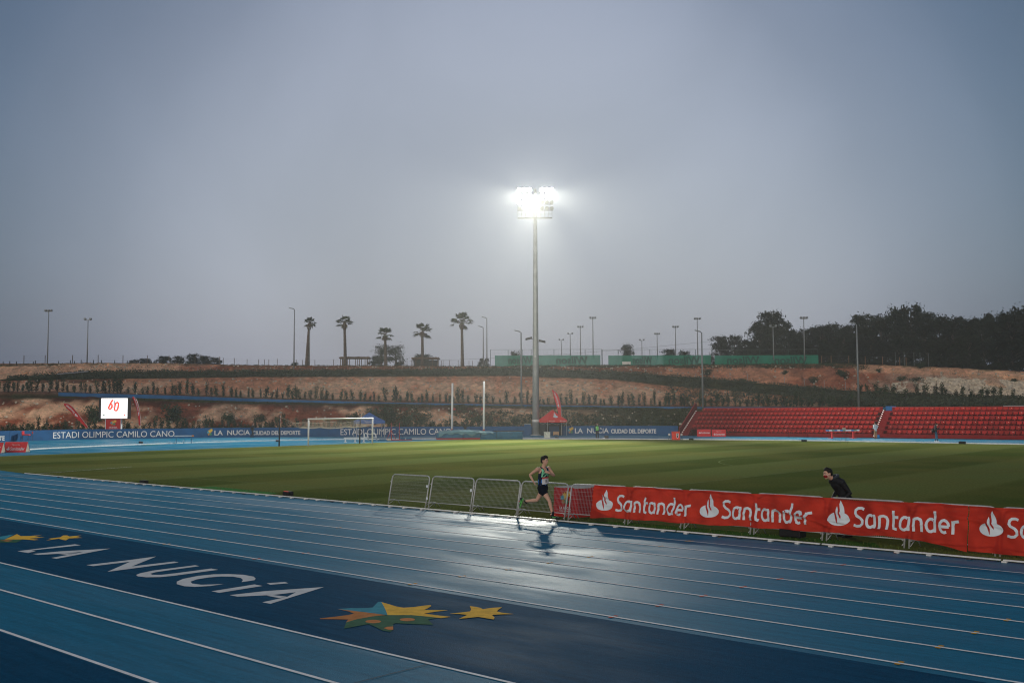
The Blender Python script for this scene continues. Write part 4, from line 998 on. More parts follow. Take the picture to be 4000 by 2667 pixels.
court_fence(1933, 2345, [(1986, 2080), (2173, 2298)], 'left green windscreen fence behind the mast, lettering seen from behind', [1916, 1985, 2042, 2075, 2164, 2228, 2286, 2351])
court_fence(2376, 2777, [(2472, 2549), (2612, 2736)], 'middle green windscreen fence right of the gap', [2353, 2415, 2477, 2539, 2597, 2659, 2717, 2781])
court_fence(2791, 3196, [(2840, 2968), (3026, 3155)], 'right green windscreen fence in front of the pines', [2785, 2849, 2907, 2967, 3024, 3080, 3140, 3196])
# long wire fences on the plateau edge
def post_fence(pxs, key, dz, h, label, m_, th, wires=3, dd=0, wob=0):
    o0 = line_pt(pxs[0], key, dd=dd); r_ = thing('wire_fence', o0, label, 'fence'); tops = []
    for i, px in enumerate(pxs):
        p = line_pt(px, key, dz=dz, dd=dd)-o0; hh = h*random.uniform(1-wob, 1+wob)
        mb = MB(); mb.tube([p+Vector((0, 0, -.3)), p+Vector((0, 0, hh))], th, 5); mb.build('post', m_, r_); tops.append((p, hh))
    mb = MB()
    for (p, h0), (q, h1) in zip(tops, tops[1:]):
        for k in range(wires): f = (k+1)/wires*.94; mb.tube([p+Vector((0, 0, h*f)), q+Vector((0, 0, h*f))], .008, 3, False)
    mb.build('wire', M_wire, r_)
M_wood = mat('weathered_wood', (.10, .075, .055), .85, var=.25)
post_fence([93, 176, 283, 383, 480, 575, 660, 762, 858], 'G', .1, 1.45, 'wooden post and wire fence on the left skyline', M_wood, .07, 3, 1)
post_fence([12, 38, 64, 130, 138, 229, 275, 291, 317, 365, 396, 448, 497, 535, 548, 592, 640, 700], 'G', .05, .42, 'row of short dark stakes on the left skyline', mat('stake_dark', (.03, .03, .028), .9), .08, 1, -.5, .3)
post_fence([872, 915, 965, 1010, 1033, 1050, 1083, 1157, 1182, 1230, 1303, 1342], 'G', .1, 1.15, 'thin wooden post fence between the skyline trees and the second palm', M_wood, .06, 3, 1, .1)
post_fence([1562, 1578, 1590, 1607, 1725, 1731, 1756, 1790, 1832, 1846], 'G', .1, 1.1, 'thin post fence beside the second pergola', M_wood, .05, 3, 1, .1)
post_fence([770, 820, 845, 920, 998, 1070, 1144, 1219, 1292, 1365, 1448, 1523, 1600, 1678, 1756, 1840, 1920, 2010, 2090, 2163, 2242, 2318, 2395, 2470, 2525, 2585, 2650, 2720, 2790], 'F3', .0, 1.6, 'long pale metal post fence along the upper berm', M_pale, .035, 3, 2)
post_fence([2852, 2921, 3065, 3142, 3220, 3303, 3474, 3606], 'F', .0, 1.5, 'pale post fence at the foot of the red slope', M_pale, .035, 3, 3)
post_fence([3210, 3247, 3316, 3380, 3448, 3515, 3540], 'G', .1, 1.5, 'reddish wooden fence along the crest below the pines', mat('post_rust', (.22, .12, .07), .8), .06, 3, 1)
post_fence([3498, 3533, 3571, 3595, 3628], 'G', .2, 2.4, 'taller grey fence frame at the wood edge on the right', M_wire, .05, 4, 3)
# overhead cable
a = W(1600, 1410, 215); b = W(2900, 1318, 235)
mb = MB(); mb.tube([a.lerp(b, i/24)+Vector((0, 0, -3.0*4*(i/24)*(1-i/24)*.3)) for i in range(25)], .025, 4); tag(mb.build('overhead_cable', M_dark), 'thin sagging overhead cable crossing above the windscreens', 'cable')

# pergolas
M_thatch = mat('thatch', (.13, .085, .055), .95, var=.35, scale=9, bump=.6)
def pergola(x0, x1, yt, yb, posts, label, wall):
    Y = line_pt((x0+x1)/2, 'H').y+2; o0 = W((x0+x1)/2, yb, Y); o0.z = line_pt((x0+x1)/2, 'H').z-.1; a = W(x0, yt, Y)-o0; b = W(x1, yt, Y)-o0
    r_ = thing('pergola', o0, label, 'pergola'); mb = MB(); n = 14
    mb.obox(((a.x+b.x)/2, 1.2, (a.z+b.z)/2+.02), ((b.x-a.x)/2+.2, 0, (b.z-a.z)/2), (0, 1.7, 0), (0, 0, .13))
    for i in range(420): mb.leaf(Vector((random.uniform(a.x, b.x), random.uniform(-.55, 2.8), a.z+(b.z-a.z)*.5+random.uniform(.0, .3))), .18)
    mb.build('roof', M_thatch, r_)
    for px in posts:
        x = (W(px, 1400, Y)-o0).x
        for yy in (-.3, 2.6): mb = MB(); mb.tube([(x, yy, -.2), (x, yy, a.z-.1)], .08, 6); mb.build('post', M_thatch, r_)
    if wall: mb = MB(); mb.box(a.x+.25, b.x-.25, 1.1, 1.25, -.2, a.z-.35); mb.build('back_wall', mat('hut_dark', (.045, .045, .042), .9, var=.3), r_)
pergola(1329, 1440, 1398, 1427, [1331, 1338, 1358, 1390, 1405, 1427, 1438], 'long open pergola with thatched roof behind the second palm', False)
pergola(1611, 1712, 1400, 1427, [1614, 1625, 1690, 1710], 'thatched hut with dark panel walls behind the fourth palm', True)
# white bench-like panel below the windscreen
p = line_pt(2447, 'G', dd=2); r_ = thing('notice_panel', p, 'small white panel on posts in front of the middle windscreen', 'notice panel')
zt = W(2447, 1413, p.y).z-p.z; mb = MB(); mb.obox((0, 0, zt-.25), (.85, 0, 0), (0, .04, .06), (0, 0, .25)); mb.build('panel', mat('panel_white', (.55, .55, .52), .5), r_)
for x in (-.7, .7): mb = MB(); mb.tube([(x, .06, -.2), (x, .06, zt-.4)], .04, 5); mb.build('post', M_metal, r_)
# grey drainage sheets on the far left bank
for (x0, y0, x1, y1, lb) in ((222, 1461, 345, 1450, 'grey drainage sheet lying on the left bank'), (0, 1492, 95, 1482, 'dark tarpaulin strip on the far left bank')):
    a = terr(x0, 'E', 'F', .5); a = W(x0, y0, a.y-.6); b = W(x1, y1, terr(x1, 'E', 'F', .5).y-.6); mb = MB()
    mb.add([a, b, b+Vector((-.5, 1.2, .12)), a+Vector((-.5, 1.2, .12)), a-Vector((0, 0, .08)), b-Vector((0, 0, .08))], [(0, 1, 2, 3), (4, 5, 1, 0)])
    tag(mb.build('ground_sheet', mat('sheet_grey', (.2, .21, .23), .5) if x0 > 100 else M_dark), lb, 'sheet')
# ------------------------------------------------------------------ event objects
M_red = mat('banner_red', (.50, .03, .02), .5, var=.06, scale=2); M_bw = mat('banner_white', (.62, .68, .74), .55, var=.03)
M_fred = mat('flag_red', (.42, .012, .015), .6)
# crowd barriers along the kerb ------------------------------------
M_gal = mat('barrier_steel', (.46, .47, .48), .55, metal=.35, var=.12, scale=12)
TILT = .22; BL = {}
def bL(s): # kerb offset of the barrier line
    return interp([(6, .80), (8.5, .88), (12.5, .87), (16.4, .73), (18.2, .50), (20.2, .56), (24, .47), (26, .40)], s)
def barrier_proto(Wd):
    r_ = thing('crowd_barrier', (0, 0, 0), 'x', 'crowd barrier', 0, 'steel crowd barriers standing along the kerb'); H_ = 1.05; q = .13
    def pt(x, z): return Vector((x, z*TILT, z))
    pts = [pt(0, 0), pt(0, .5), pt(0, H_-q)]+[pt(q-q*math.cos(a), H_-q+q*math.sin(a)) for a in (R(30), R(60), R(90))]+[pt(Wd-q, H_)]+[pt(Wd-q+q*math.sin(a), H_-q+q*math.cos(a)) for a in (R(30), R(60), R(90))]+[pt(Wd, .5), pt(Wd, 0)]
    mb = MB(); mb.tube(pts, .021, 8); mb.tube([pt(.02, .2), pt(Wd-.02, .2)], .015, 6); mb.build('frame', M_gal, r_, smooth=True)
    mb = MB(); n = 37
    for i in range(1, n): x = Wd*i/n; mb.tube([pt(x, .2), pt(x, H_-.01 if .1 < x < Wd-.1 else H_-.07)], .0034, 3, False)
    for k in range(1, 8): z = .2+(H_-.2)*k/8; mb.tube([pt(.01, z), pt(Wd-.01, z)], .0018, 3, False)
    mb.build('wire_infill', M_gal, r_)
    for x in (.03, Wd-.05):
        mb = MB(); mb.tube([(x, .17*TILT, .17), (x+.02, .25, .19), (x+.03, .42, .13), (x+.04, .52, .0)], .014, 6); mb.tube([(x, .05*TILT, .05), (x+.02, .25, .18)], .009, 5); mb.build('foot', M_gal, r_, smooth=True)
    mb = MB(); mb.box(-.07, .0, -.01+.8*TILT, .01+.8*TILT, .79, .81); mb.build('coupling', M_gal, r_)
    return r_
pairs = [(25.95, 24.17), (24.04, 22.17), (22.09, 20.25), (20.20, 18.34), (18.19, 16.35), (16.24, 14.56), (14.45, 12.52), (12.42, 10.58), (10.47, 8.59), (8.48, 6.60), (6.50, 4.62), (4.52, 2.65)]
LBL = ['bare steel crowd barrier farthest left, at the open end of the row', 'bare crowd barrier, second from the left end', 'bare crowd barrier, third from the left, just left of the runner', 'bare crowd barrier directly behind the running athlete', 'crowd barrier half covered by the red banner, in front of the red cube', 'first crowd barrier fully behind the red banner', 'crowd barrier behind the red banner under its second logo', 'crowd barrier behind the red banner left of the third logo', 'crowd barrier showing its bare top rail above the banner beside the masked man', 'crowd barrier behind the right end of the long red banner', 'crowd barrier behind the second red banner at the right edge', 'crowd barrier beyond the right edge of the photo']
bp = barrier_proto(1.80)
for i, (a, b) in enumerate(pairs):
    pa, pb = P(bL(a), a), P(bL(b), b); d = pb-pa; rz = math.atan2(d.y, d.x)
    if i == 0: o = bp; o.location = pa; o.rotation_euler = (0, 0, rz); o['label'] = LBL[0]; o.scale = (d.length/1.8, 1, 1)
    else: o = dup(bp, pa, rz, LBL[i], (d.length/1.8, 1, 1))
# cable ties on the barriers
mb = MB()
for sx, zz in ((24.1, .72), (24.1, .33), (22.13, .68)):
    p = P(bL(sx), sx, zz)+Vector((0, zz*TILT*.75-.03, 0)); mb.box(p.x-.03, p.x+.03, p.y-.015, p.y+.015, p.z-.04, p.z+.04)
tag(mb.build('tape_scraps', M_bw), 'white tape scraps tied round the barrier joints', 'tape')
random.seed(5)
FOLDS = [(-random.uniform(.1, .5), random.uniform(.3, 3.6), random.uniform(.015, .045)) for _ in range(26)]+[(.18, -.9, .02), (.25, -1.9, .025)]
# banner fabric -----------------------------------------------------
def ban_pt(s, h, lay=0):                                # s along track, h height on the tilted plane
    sag = .018*math.sin(s*7.3+h*4)+.014*math.sin(s*13.1-h*9)+.012*math.sin(s*3.1+h*14)
    p = P(bL(s), s); p += (P(1, s)-P(0, s))*(h*TILT*.98); n_ = (P(0, s)-P(1, s)); t = (h-.17)/.9
    for (ft, fo, fa) in FOLDS: sag += fa*math.exp(-((t-(fo+ft*(17.6-s)))/.045)**2)
    return p+n_*(.055+sag+lay)+Vector((0, 0, h))
def ban_s(px, h):                                        # s for a photo column at height h
    lo, hi = -5, 30
    for _ in range(40):
        m_ = (lo+hi)/2; q = ban_pt(m_, h); v = q-Vector((0, 0, CAM_H)); X = 2000+F_PX*v.dot(RT)/v.dot(FW)
        if X > px: lo = m_
        else: hi = m_
    return lo
def bound(tab): return lambda s: interp(sorted(tab), s)
def banner(sa, sb, top, bot, label):
    r_ = thing('advertising_banner', P(bL(sa), sa), label, 'banner', 0, 'red sponsor banners hung on the barriers'); mb = MB(); n = int((sa-sb)/.045); m_ = 22; vs = []
    for i in range(n+1):
        s = sa+(sb-sa)*i/n
        for k in range(m_+1):
            t = k/m_; h = bot(s)+(top(s)-bot(s))*t
            p = ban_pt(s, h)
            vs.append(p)
    mb.add(vs, [(i*(m_+1)+k, (i+1)*(m_+1)+k, (i+1)*(m_+1)+k+1, i*(m_+1)+k+1) for i in range(n) for k in range(m_)])
    rel(mb.build('fabric', M_ban, r_, smooth=True)); return r_
M_ban = mat('banner_fabric', (.52, .030, .018), .75, var=.2, scale=2.6, bump=.15, bscale=90)
bn = M_ban.node_tree.nodes['Principled BSDF']; bn.inputs['Transmission Weight'].default_value = 0
tb = M_ban.node_tree.nodes.new('ShaderNodeBsdfTranslucent'); tb.inputs[0].default_value = (.70, .07, .03, 1); mxs = M_ban.node_tree.nodes.new('ShaderNodeMixShader'); mxs.inputs[0].default_value = .42
l_ = M_ban.node_tree.links; l_.new(bn.outputs[0], mxs.inputs[1]); l_.new(tb.outputs[0], mxs.inputs[2]); l_.new(mxs.outputs[0], M_ban.node_tree.nodes['Material Output'].inputs[0])
sA, sB = ban_s(2314, .6), ban_s(3781, .6)
top = lambda s: 1.065-.02*abs(math.sin(s*1.6)) if not 8.7 < s < 10.3 else 1.03
bot = lambda s: interp([(6.9, .02), (8.5, .24), (10.5, .22), (12.5, .20), (14.5, .17), (17, .16), (18, .10)], s)+.012*math.sin(s*5)
b1_ = banner(sA, sB, top, bot, 'long red banner with three white flame logos and bank lettering')
b2_ = banner(sB-.02, 1.5, top, lambda s: .07, 'second red banner cut by the right edge of the photo')
def logo_on(root, cxp, cyp, endx, rx):                   # photo columns: mark centre, word end; heights from the photo
    hc = .62
    def hz(px, py):                                      # height on the banner plane under a photo point
        s = ban_s(px, .6); lo, hi = 0, 1.3
        for _ in range(30):
            m2 = (lo+hi)/2; q = ban_pt(s, m2)-Vector((0, 0, CAM_H)); y = 1333.5-F_PX*q.dot(UP)/q.dot(FW)
            if y > py: lo = m2
            else: hi = m2
        return s, lo
    s_c, h_c = hz(cxp, cyp); s_e, _ = hz(endx, cyp); tw = 1.28+bank_word()[1]*1.107
    sx = (s_c-s_e)/tw
    mb = MB(); mb.mi = 0
    bank_logo(mb, lambda x, y, k: ban_pt(s_c-x*sx, h_c+y*sx*.98, .014+.003*k), .11)
    rel(mb.build('logo', [M_bw, M_ban], root))
logo_on(b1_, 2365, 1971, 2699, 0); logo_on(b1_, 2772, 1995, 3174, 0); logo_on(b1_, 3275, 2026, 3750, 0); logo_on(b2_, 3872, 2067, 4395, 0)
# red covered cube behind the barriers -----------------------------
pa, pb = G(2164, 2012), G(2258, 2022); pa.z = pb.z = 0
cb_ = thing('branded_cube', pa.lerp(pb, .5), 'red fabric covered cube with emblem standing on the grass behind the barriers', 'cube box', math.atan2((pb-pa).y, (pb-pa).x))
hw = (pb-pa).length/2; mb = MB()
def cube_pt(x, y, z): return Vector((x+.012*math.sin(z*17+y*5), y-.014*math.sin(x*21+z*3), z))
n = 16
for f in range(4):
    vs = []
    for i in range(n+1):
        for k in range(n+1):
            u, v = -1+2*i/n, k/n; z = .04+.83*v+(.015*math.sin(u*4) if k == n else 0)
            x, y = [(u*hw, 0), (hw, (u+1)*hw), (-u*hw, 2*hw), (-hw, (1-u)*hw)][f]; vs.append(cube_pt(x, y, z)+Vector((0, 0, 0)))
    mb.add(vs, [(i*(n+1)+k, (i+1)*(n+1)+k, (i+1)*(n+1)+k+1, i*(n+1)+k+1) for i in range(n) for k in range(n)])
mb.build('fabric_cover', M_fred, cb_, smooth=True)
mb = MB(); mb.box(-hw+.01, hw-.01, .01, 2*hw-.01, .86, .885); mb.build('lid', mat('lid_white', (.35, .35, .35), .9, spec=0), cb_)
mb = MB(); mb.box(-hw-.05, hw+.02, -.12, 2*hw, .0, .045); mb.build('base_skirt', M_red, cb_)
mini_emblem(lambda u, v, k: Vector((-.18+.42*u, -.03-.004*k, .36+.42*v)), parent=cb_)
mb = MB(); put_text(mb, 'LA NUCíA', lambda u, v: Vector((-.24+.48*u, -.03, .22+.08*v)), .02); put_text(mb, 'CIUDAD DEL DEPORTE', lambda u, v: Vector((-.26+.5*u, -.03, .155+.035*v)), .02); mb.build('lettering', M_bw, cb_)
# small black marker lights on the kerbs ----------------------------
def marker(p, sc, label, red):
    r_ = thing('track_light', p, label, 'track light', TH, 'small black lights beside the kerbs'); mb = MB()
    mb.box(-.12*sc, .12*sc, -.19*sc, .19*sc, .03, .17*sc); mb.build('housing', M_blk, r_, bevel=.015)
    for y in (-.15, .15): mb = MB(); mb.box(-.1*sc, .1*sc, (y-.03)*sc, (y+.03)*sc, 0, .03); mb.build('foot', M_blk, r_)
    mb = MB(); mb.box(-.11*sc, -.07*sc, -.13*sc, .13*sc, .172*sc, .18*sc); mb.build('lamp', mat('led_red', (.5, .02, .02), .4, emit=(1, .05, .04), estr=.5) if red else M_dark, r_)
marker(G(562, 1890), 1.0, 'small black track light beside the kerb on the far left', False)
marker(G(1125, 1936), 1.0, 'small black track light with red lamp left of the crowd barriers', True)
marker(G(550, 1731), 1.1, 'small lit red light on the wet bend below the scoreboard', True)
marker(G(1085, 1725), 1.1, 'small red topped light on the far bend left of the goal', True)
marker(G(2175, 1712), 1.0, 'small black light on the far kerb right of the white fridge', False)
marker(G(2700, 1718), 1.1, 'small black light on the far kerb beside the red cube stand', False)
marker(G(3141, 1725), 1.2, 'small black light on the far kerb left of the steeple beam', False)
marker(G(3759, 1734), 1.4, 'small black light on the far kerb right of the man in jeans', False)
marker(G(3097, 2098), 1.5, 'black light in the shadow under the red banner', False)

# football goal ----------------------------------------------------
gl, gr = G(1204.5, 1741), G(1454.5, 1732.5); gv = gr-gl
go = thing('football_goal', gl, 'white football goal with its net hitched up', 'football goal', math.atan2(gv.y, gv.x)); GW = gv.length
M_goal = mat('goal_white', (.72, .73, .74), .35, var=.05); M_net = mat('net_cord', (.50, .43, .36), .8)
for x in (0, GW): mb = MB(); mb.tube([(x, 0, 0), (x, 0, 2.44)], .075, 10); mb.build('post', M_goal, go, smooth=True)
mb = MB(); mb.tube([(-.075, 0, 2.50), (GW+.075, 0, 2.50)], .075, 10); mb.build('crossbar', M_goal, go, smooth=True)
mb = MB()
def net(u, t):                                          # t 0 front bar, 1 back cord
    bz = 1.50+.22*abs(2*u-1)**2
    z = (2.42*(1-t)**2+2*(1-t)*t*(bz-.55)+2.12*t*t)+.05*math.sin(u*17+t*5)
    return Vector((u*(GW-.1)+.05-.55*t*(1-u*1.2), t*2.0, z))
for i in range(0, 74): mb.tube([net(i/73, t/14) for t in range(15)], .0035, 3, False)
for k in range(0, 27): mb.tube([net(i/30, k/26) for i in range(31)], .0035 if k not in (0, 26) else .018, 3, False)
mb.tube([net(i/30, .44)+Vector((0, -.02, -.03+.02*math.sin(i))) for i in range(31)], .022, 5, False)
mb.tube([net(i/30, .60)+Vector((0, 0, -.02)) for i in range(31)], .022, 5, False)
mb.build('net', M_net, go)
for nm, q in (('leftmost', G(1090, 1742)), ('right', G(1405, 1731.5))):
    r_ = thing('net_pole', q, '%s slim black pole holding up the goal net' % nm, 'net pole', 0, 'black net poles behind the goal'); mb = MB(); hh = 2.85
    mb.tube([(0, 0, 0), (.05, 0, hh)], [.07, .05], 8); mb.build('pole', M_blk, r_, smooth=True)
    mb = MB(); mb.tube([(.05, 0, hh), (.05, -.0, hh+.09)], [.06, .03], 8); mb.build('cap', M_blk, r_)
    mb = MB(); e2 = (gl+Vector((0, 0, 2.1)) if nm == 'leftmost' else gr+Vector((0, 0, 2.1)))-q; mb.tube([(.05, 0, hh-.15), e2*.5+Vector((0, 0, hh/2-.35)), e2], .012, 4, False); mb.build('cord', M_net, r_)

# canopies ----------------------------------------------------------
def canopy(px, by, Y, half, eave, peak, m_, label, rz, val=.28, lean=True):
    o0 = W(px, by, Y); o0.z = 0; r_ = thing('canopy_tent', o0, label, 'canopy tent', rz); mb = MB(); h = half
    n = 8; vs = []
    for i, (sx, sy, tx, ty) in enumerate(((-1, -1, 1, -1), (1, -1, 1, 1), (1, 1, -1, 1), (-1, 1, -1, -1))):
        for a in range(n+1):
            for b in range(n+1):
                u = a/n; v = b/n; x = (sx+(tx-sx)*u)*h*(1-v); y = (sy+(ty-sy)*u)*h*(1-v); z = eave+(peak-eave)*(v**1.15)-.10*math.sin(math.pi*u)*(1-v)*.6
                vs.append(Vector((x, y, z)))
    for f in range(4): o_ = f*(n+1)**2; mb.add(vs[o_:o_+(n+1)**2], [(i*(n+1)+k, (i+1)*(n+1)+k, (i+1)*(n+1)+k+1, i*(n+1)+k+1) for i in range(n) for k in range(n)])
    mb.build('roof', m_, r_, smooth=True)
    mb = MB(); c4 = [(-h, -h), (h, -h), (h, h), (-h, h)]
    for (x0, y0), (x1, y1) in zip(c4, c4[1:]+c4[:1]):
        m2 = 10
        for i in range(m2):
            t0, t1 = i/m2, (i+1)/m2; z0, z1 = eave-.0-.06*math.sin(math.pi*t0), eave-.06*math.sin(math.pi*t1)
            mb.add([(x0+(x1-x0)*t0, y0+(y1-y0)*t0, z0), (x0+(x1-x0)*t1, y0+(y1-y0)*t1, z1), (x0+(x1-x0)*t1, y0+(y1-y0)*t1, z1-val), (x0+(x1-x0)*t0, y0+(y1-y0)*t0, z0-val)], [(0, 1, 2, 3)])
    mb.build('valance', m_, r_)
    for x, y in c4: mb = MB(); mb.tube([(x*.98, y*.98, 0), (x*.98, y*.98, eave-.02)], .032, 6); mb.build('leg', M_metal, r_)
    mb = MB()
    for (x0, y0), (x1, y1) in zip(c4, c4[1:]+c4[:1]):
        for a, b in ((0, .5), (.5, 1)):
            for z0, z1 in ((eave-.15, eave-.6), (eave-.6, eave-.15)):
                mb.tube([((x0+(x1-x0)*a)*.97, (y0+(y1-y0)*a)*.97, z0), ((x0+(x1-x0)*b)*.97, (y0+(y1-y0)*b)*.97, z1)], .016, 4)
    mb.build('truss', M_metal, r_)
    return r_, o0
rt, o0 = canopy(2158, 1699, 127.5, 1.38, 1.98, 3.28, mat('canopy_red', (.68, .04, .035), .6, var=.05), 'red peaked canopy tent with a white flame logo beside the floodlight mast', R(24), .28)
mb = MB(); mb.box(-1.3, 1.3, 1.22, 1.26, .0, 1.75); mb.box(-1.3, -1.26, -.6, 1.2, 0, 1.75); mb.box(1.26, 1.3, -.2, 1.2, 0, 1.75); mb.build('side_wall', mat('tent_dark', (.03, .033, .04), .8), rt)
def roof_pt(x, v):                                      # on the front slope
    return Vector((x, -1.38*(1-v)-.03, 1.98+1.30*(v**1.15)+.015))
mb = MB(); mb.poly([roof_pt(.34*math.cos(a), .36+.12*math.sin(a)) for a in [2*math.pi*i/16 for i in range(16)]]); 
for pl in ([(-.1, .42), (-.13, .55), (-.06, .66), (.02, .46)], [(.02, .46), (.0, .62), (.06, .78), (.16, .55), (.16, .44)]): mb.poly([roof_pt(x, v)+Vector((0, -.004, .004)) for x, v in pl])
mb.build('logo', M_bw, rt)
mb = MB()
for x0 in (-1.2, .35):
    bank_logo(mb, lambda x, y, k: Vector((x0+.1+x*.075, -1.385-.003*k, 1.83+y*.075)))
mb.build('valance_logo', [mat('tent_white', (.8, .6, .6), .6), MATS['canopy_red']], rt)
canopy(1442, 1706, 123.0, 1.75, 2.02, 3.05, mat('canopy_blue', (.055, .13, .36), .6, var=.08), 'blue peaked canopy tent behind the football goal', R(14), .3)
# feather flags -------------------------------------------------------
def flag(base_px, base_py, Y, pts, wpx, label, side=1, mirror=False):
    """pts: photo points along the pole side from foot to tip; wpx: widths in photo px"""
    b0 = W(base_px, base_py, Y); r_ = thing('feather_flag', b0, label, 'feather flag', 0, 'red feather flags')
    Q = [W(x, y, Y)-b0 for x, y in pts]; mb = MB(); mb.tube([Vector((0, 0, 0))]+Q, [.025]*(len(Q)+1), 6); mb.build('pole', M_metal, r_)
    mb = MB(); n = 26; vs = []; L_ = len(Q)-1
    def path(t): i = min(int(t*L_), L_-1); return Q[i].lerp(Q[i+1], t*L_-i)
    def wd(t): return interp([(i/(len(wpx)-1), w_) for i, w_ in enumerate(wpx)], t)*Y/F_PX
    def at(t, u, off=0):
        d = (path(min(1, t+.03))-path(max(0, t-.03))).normalized(); nn = Vector((d.z, 0, -d.x))*side
        return path(t)+nn*wd(t)*u+Vector((0, -.04-off+.04*math.sin(t*9+u*3), 0))
    for i in range(n+1):
        for k in range(5): vs.append(at(i/n, k/4))
    mb.add(vs, [(i*5+k, (i+1)*5+k, (i+1)*5+k+1, i*5+k+1) for i in range(n) for k in range(4)]); mb.build('sail', M_fred if Y < 127 else mat('flag_red2', (.55, .03, .03), .6), r_, smooth=True)
    mb = MB(); L0, L1 = .28, .90; mid = .5
    bank_logo(mb, lambda x, y, k: at(.28+(x+1)/11.3*.62, mid+(y*.24 if mirror else -y*.24)*(-side), .012+.003*k)); mb.build('logo', [M_bw, M_fred], r_)
flag(347, 1672, 125, [(344, 1668), (318, 1632), (300, 1608), (285, 1590), (268, 1577), (252, 1574)], [6, 14, 18, 19, 19, 8], 'red feather flag blown over to the left of the scoreboard', -1, True)
flag(548, 1690, 125, [(549, 1660), (549, 1635), (545, 1605), (540, 1580), (533, 1560), (521, 1548)], [6, 8, 10, 11, 11, 6], 'red feather flag standing just right of the scoreboard', -1)
flag(2193, 1700, 127.0, [(2193, 1634), (2192, 1600), (2189, 1575), (2183, 1550), (2174, 1533), (2158, 1521)], [10, 14, 17, 19, 17, 4], 'tall red feather flag above the red canopy tent', -1, True)
# scoreboard ----------------------------------------------------------
Ys = 124.0; o0 = W(441, 1700, Ys); o0.z = 0; sb = thing('led_scoreboard', o0, 'lit white LED scoreboard showing a red number on a red pillar', 'scoreboard')
def sp(px, py, off=0): p = W(px, py, Ys)-o0; p.y = off; return p
a, b = sp(394, 1634), sp(499, 1554.5)
mb = MB(); mb.box(sp(385, 1600).x, b.x+.25, .02, .5, a.z-.08, b.z+.05); mb.build('cabinet', M_blk, sb, bevel=.02)
mb = MB(); mb.add([(a.x, 0, a.z), (b.x, 0, a.z+.02), (b.x, 0, b.z), (a.x, 0, b.z)], [(0, 1, 2, 3)]); scr = mb.build('screen', mat('led_white', (.9, .9, .9), .5, var=0, emit=(.97, .98, 1.0), estr=1.0), sb)
M_dig = mat('led_digit', (.9, .05, .03), .5, var=0, emit=(.95, .09, .05), estr=.9)
mb = MB()
def dg(px, py): return sp(px, py, -.012)
def dstroke(pts, wd, dy=-.012):
    vs, fs = stroke(pts, wd); mb.add([sp(x, y, dy) for x, y in vs], fs)
dstroke([(441, 1561), (433, 1573), (426, 1588), (424, 1594), (427, 1597), (433, 1596), (437, 1590), (438, 1582), (435, 1578), (429, 1580)], 6.5)
dstroke([(452, 1573), (448, 1588), (447, 1598), (450, 1603), (456, 1603), (460, 1596), (463, 1582), (463, 1575), (459, 1571), (454, 1573), (451, 1578)], 6.5)
dstroke([(471, 1562), (469, 1565)], 1.6)
mb.build('digits', M_dig, scr)
mb = MB()
dstroke([(446, 1562), (448, 1572), (446, 1580)], 3.5, -.02); dstroke([(440, 1589), (447, 1587), (452, 1591)], 3, -.022)
mb.build('figure_graphic', mat('led_grey', (.3, .32, .36), .5, emit=(.35, .38, .45), estr=.5), scr)
mb = MB(); put_text(mb, 'CIUDAD DEL DEPORTE', lambda u, v: sp(418+48*u, 1624-2.5*v, -.014), 0); mb.build('caption', mat('led_soft', (.7, .6, .6), .5, emit=(.9, .6, .55), estr=.9), scr)
for cx_, m_ in ((406, 'logo_green'), (486, 'led_digit')):
    mb = MB(); mb.poly([sp(cx_+3*math.cos(t), 1621+3*math.sin(t), -.013) for t in [2*math.pi*i/7 for i in range(7)]]); mb.build('badge', MATS[m_], scr)
a2, b2 = sp(412, 1682), sp(471, 1635); mb = MB(); mb.box(a2.x, b2.x, .05, .4, 0, b2.z-.02); mb.build('pillar', M_fred, sb)
mb = MB(); mb.box(a2.x-.07, a2.x-.005, .03, .42, 0, b2.z-.02); mb.box(b2.x+.005, b2.x+.07, .03, .42, 0, b2.z-.02); mb.build('pillar_edge', M_bw, sb)
e_ = mini_emblem(lambda u, v, k: sp(430+26*u, 1661-20*v, .045-.006*k), parent=sb)
mb = MB(); put_text(mb, 'LA NUCíA', lambda u, v: sp(426+30*u, 1669-3.6*v, .03), .02); put_text(mb, 'CIUDAD DEL DEPORTE', lambda u, v: sp(424+34*u, 1674-2.6*v, .03), .02); mb.build('lettering', M_bw, sb)
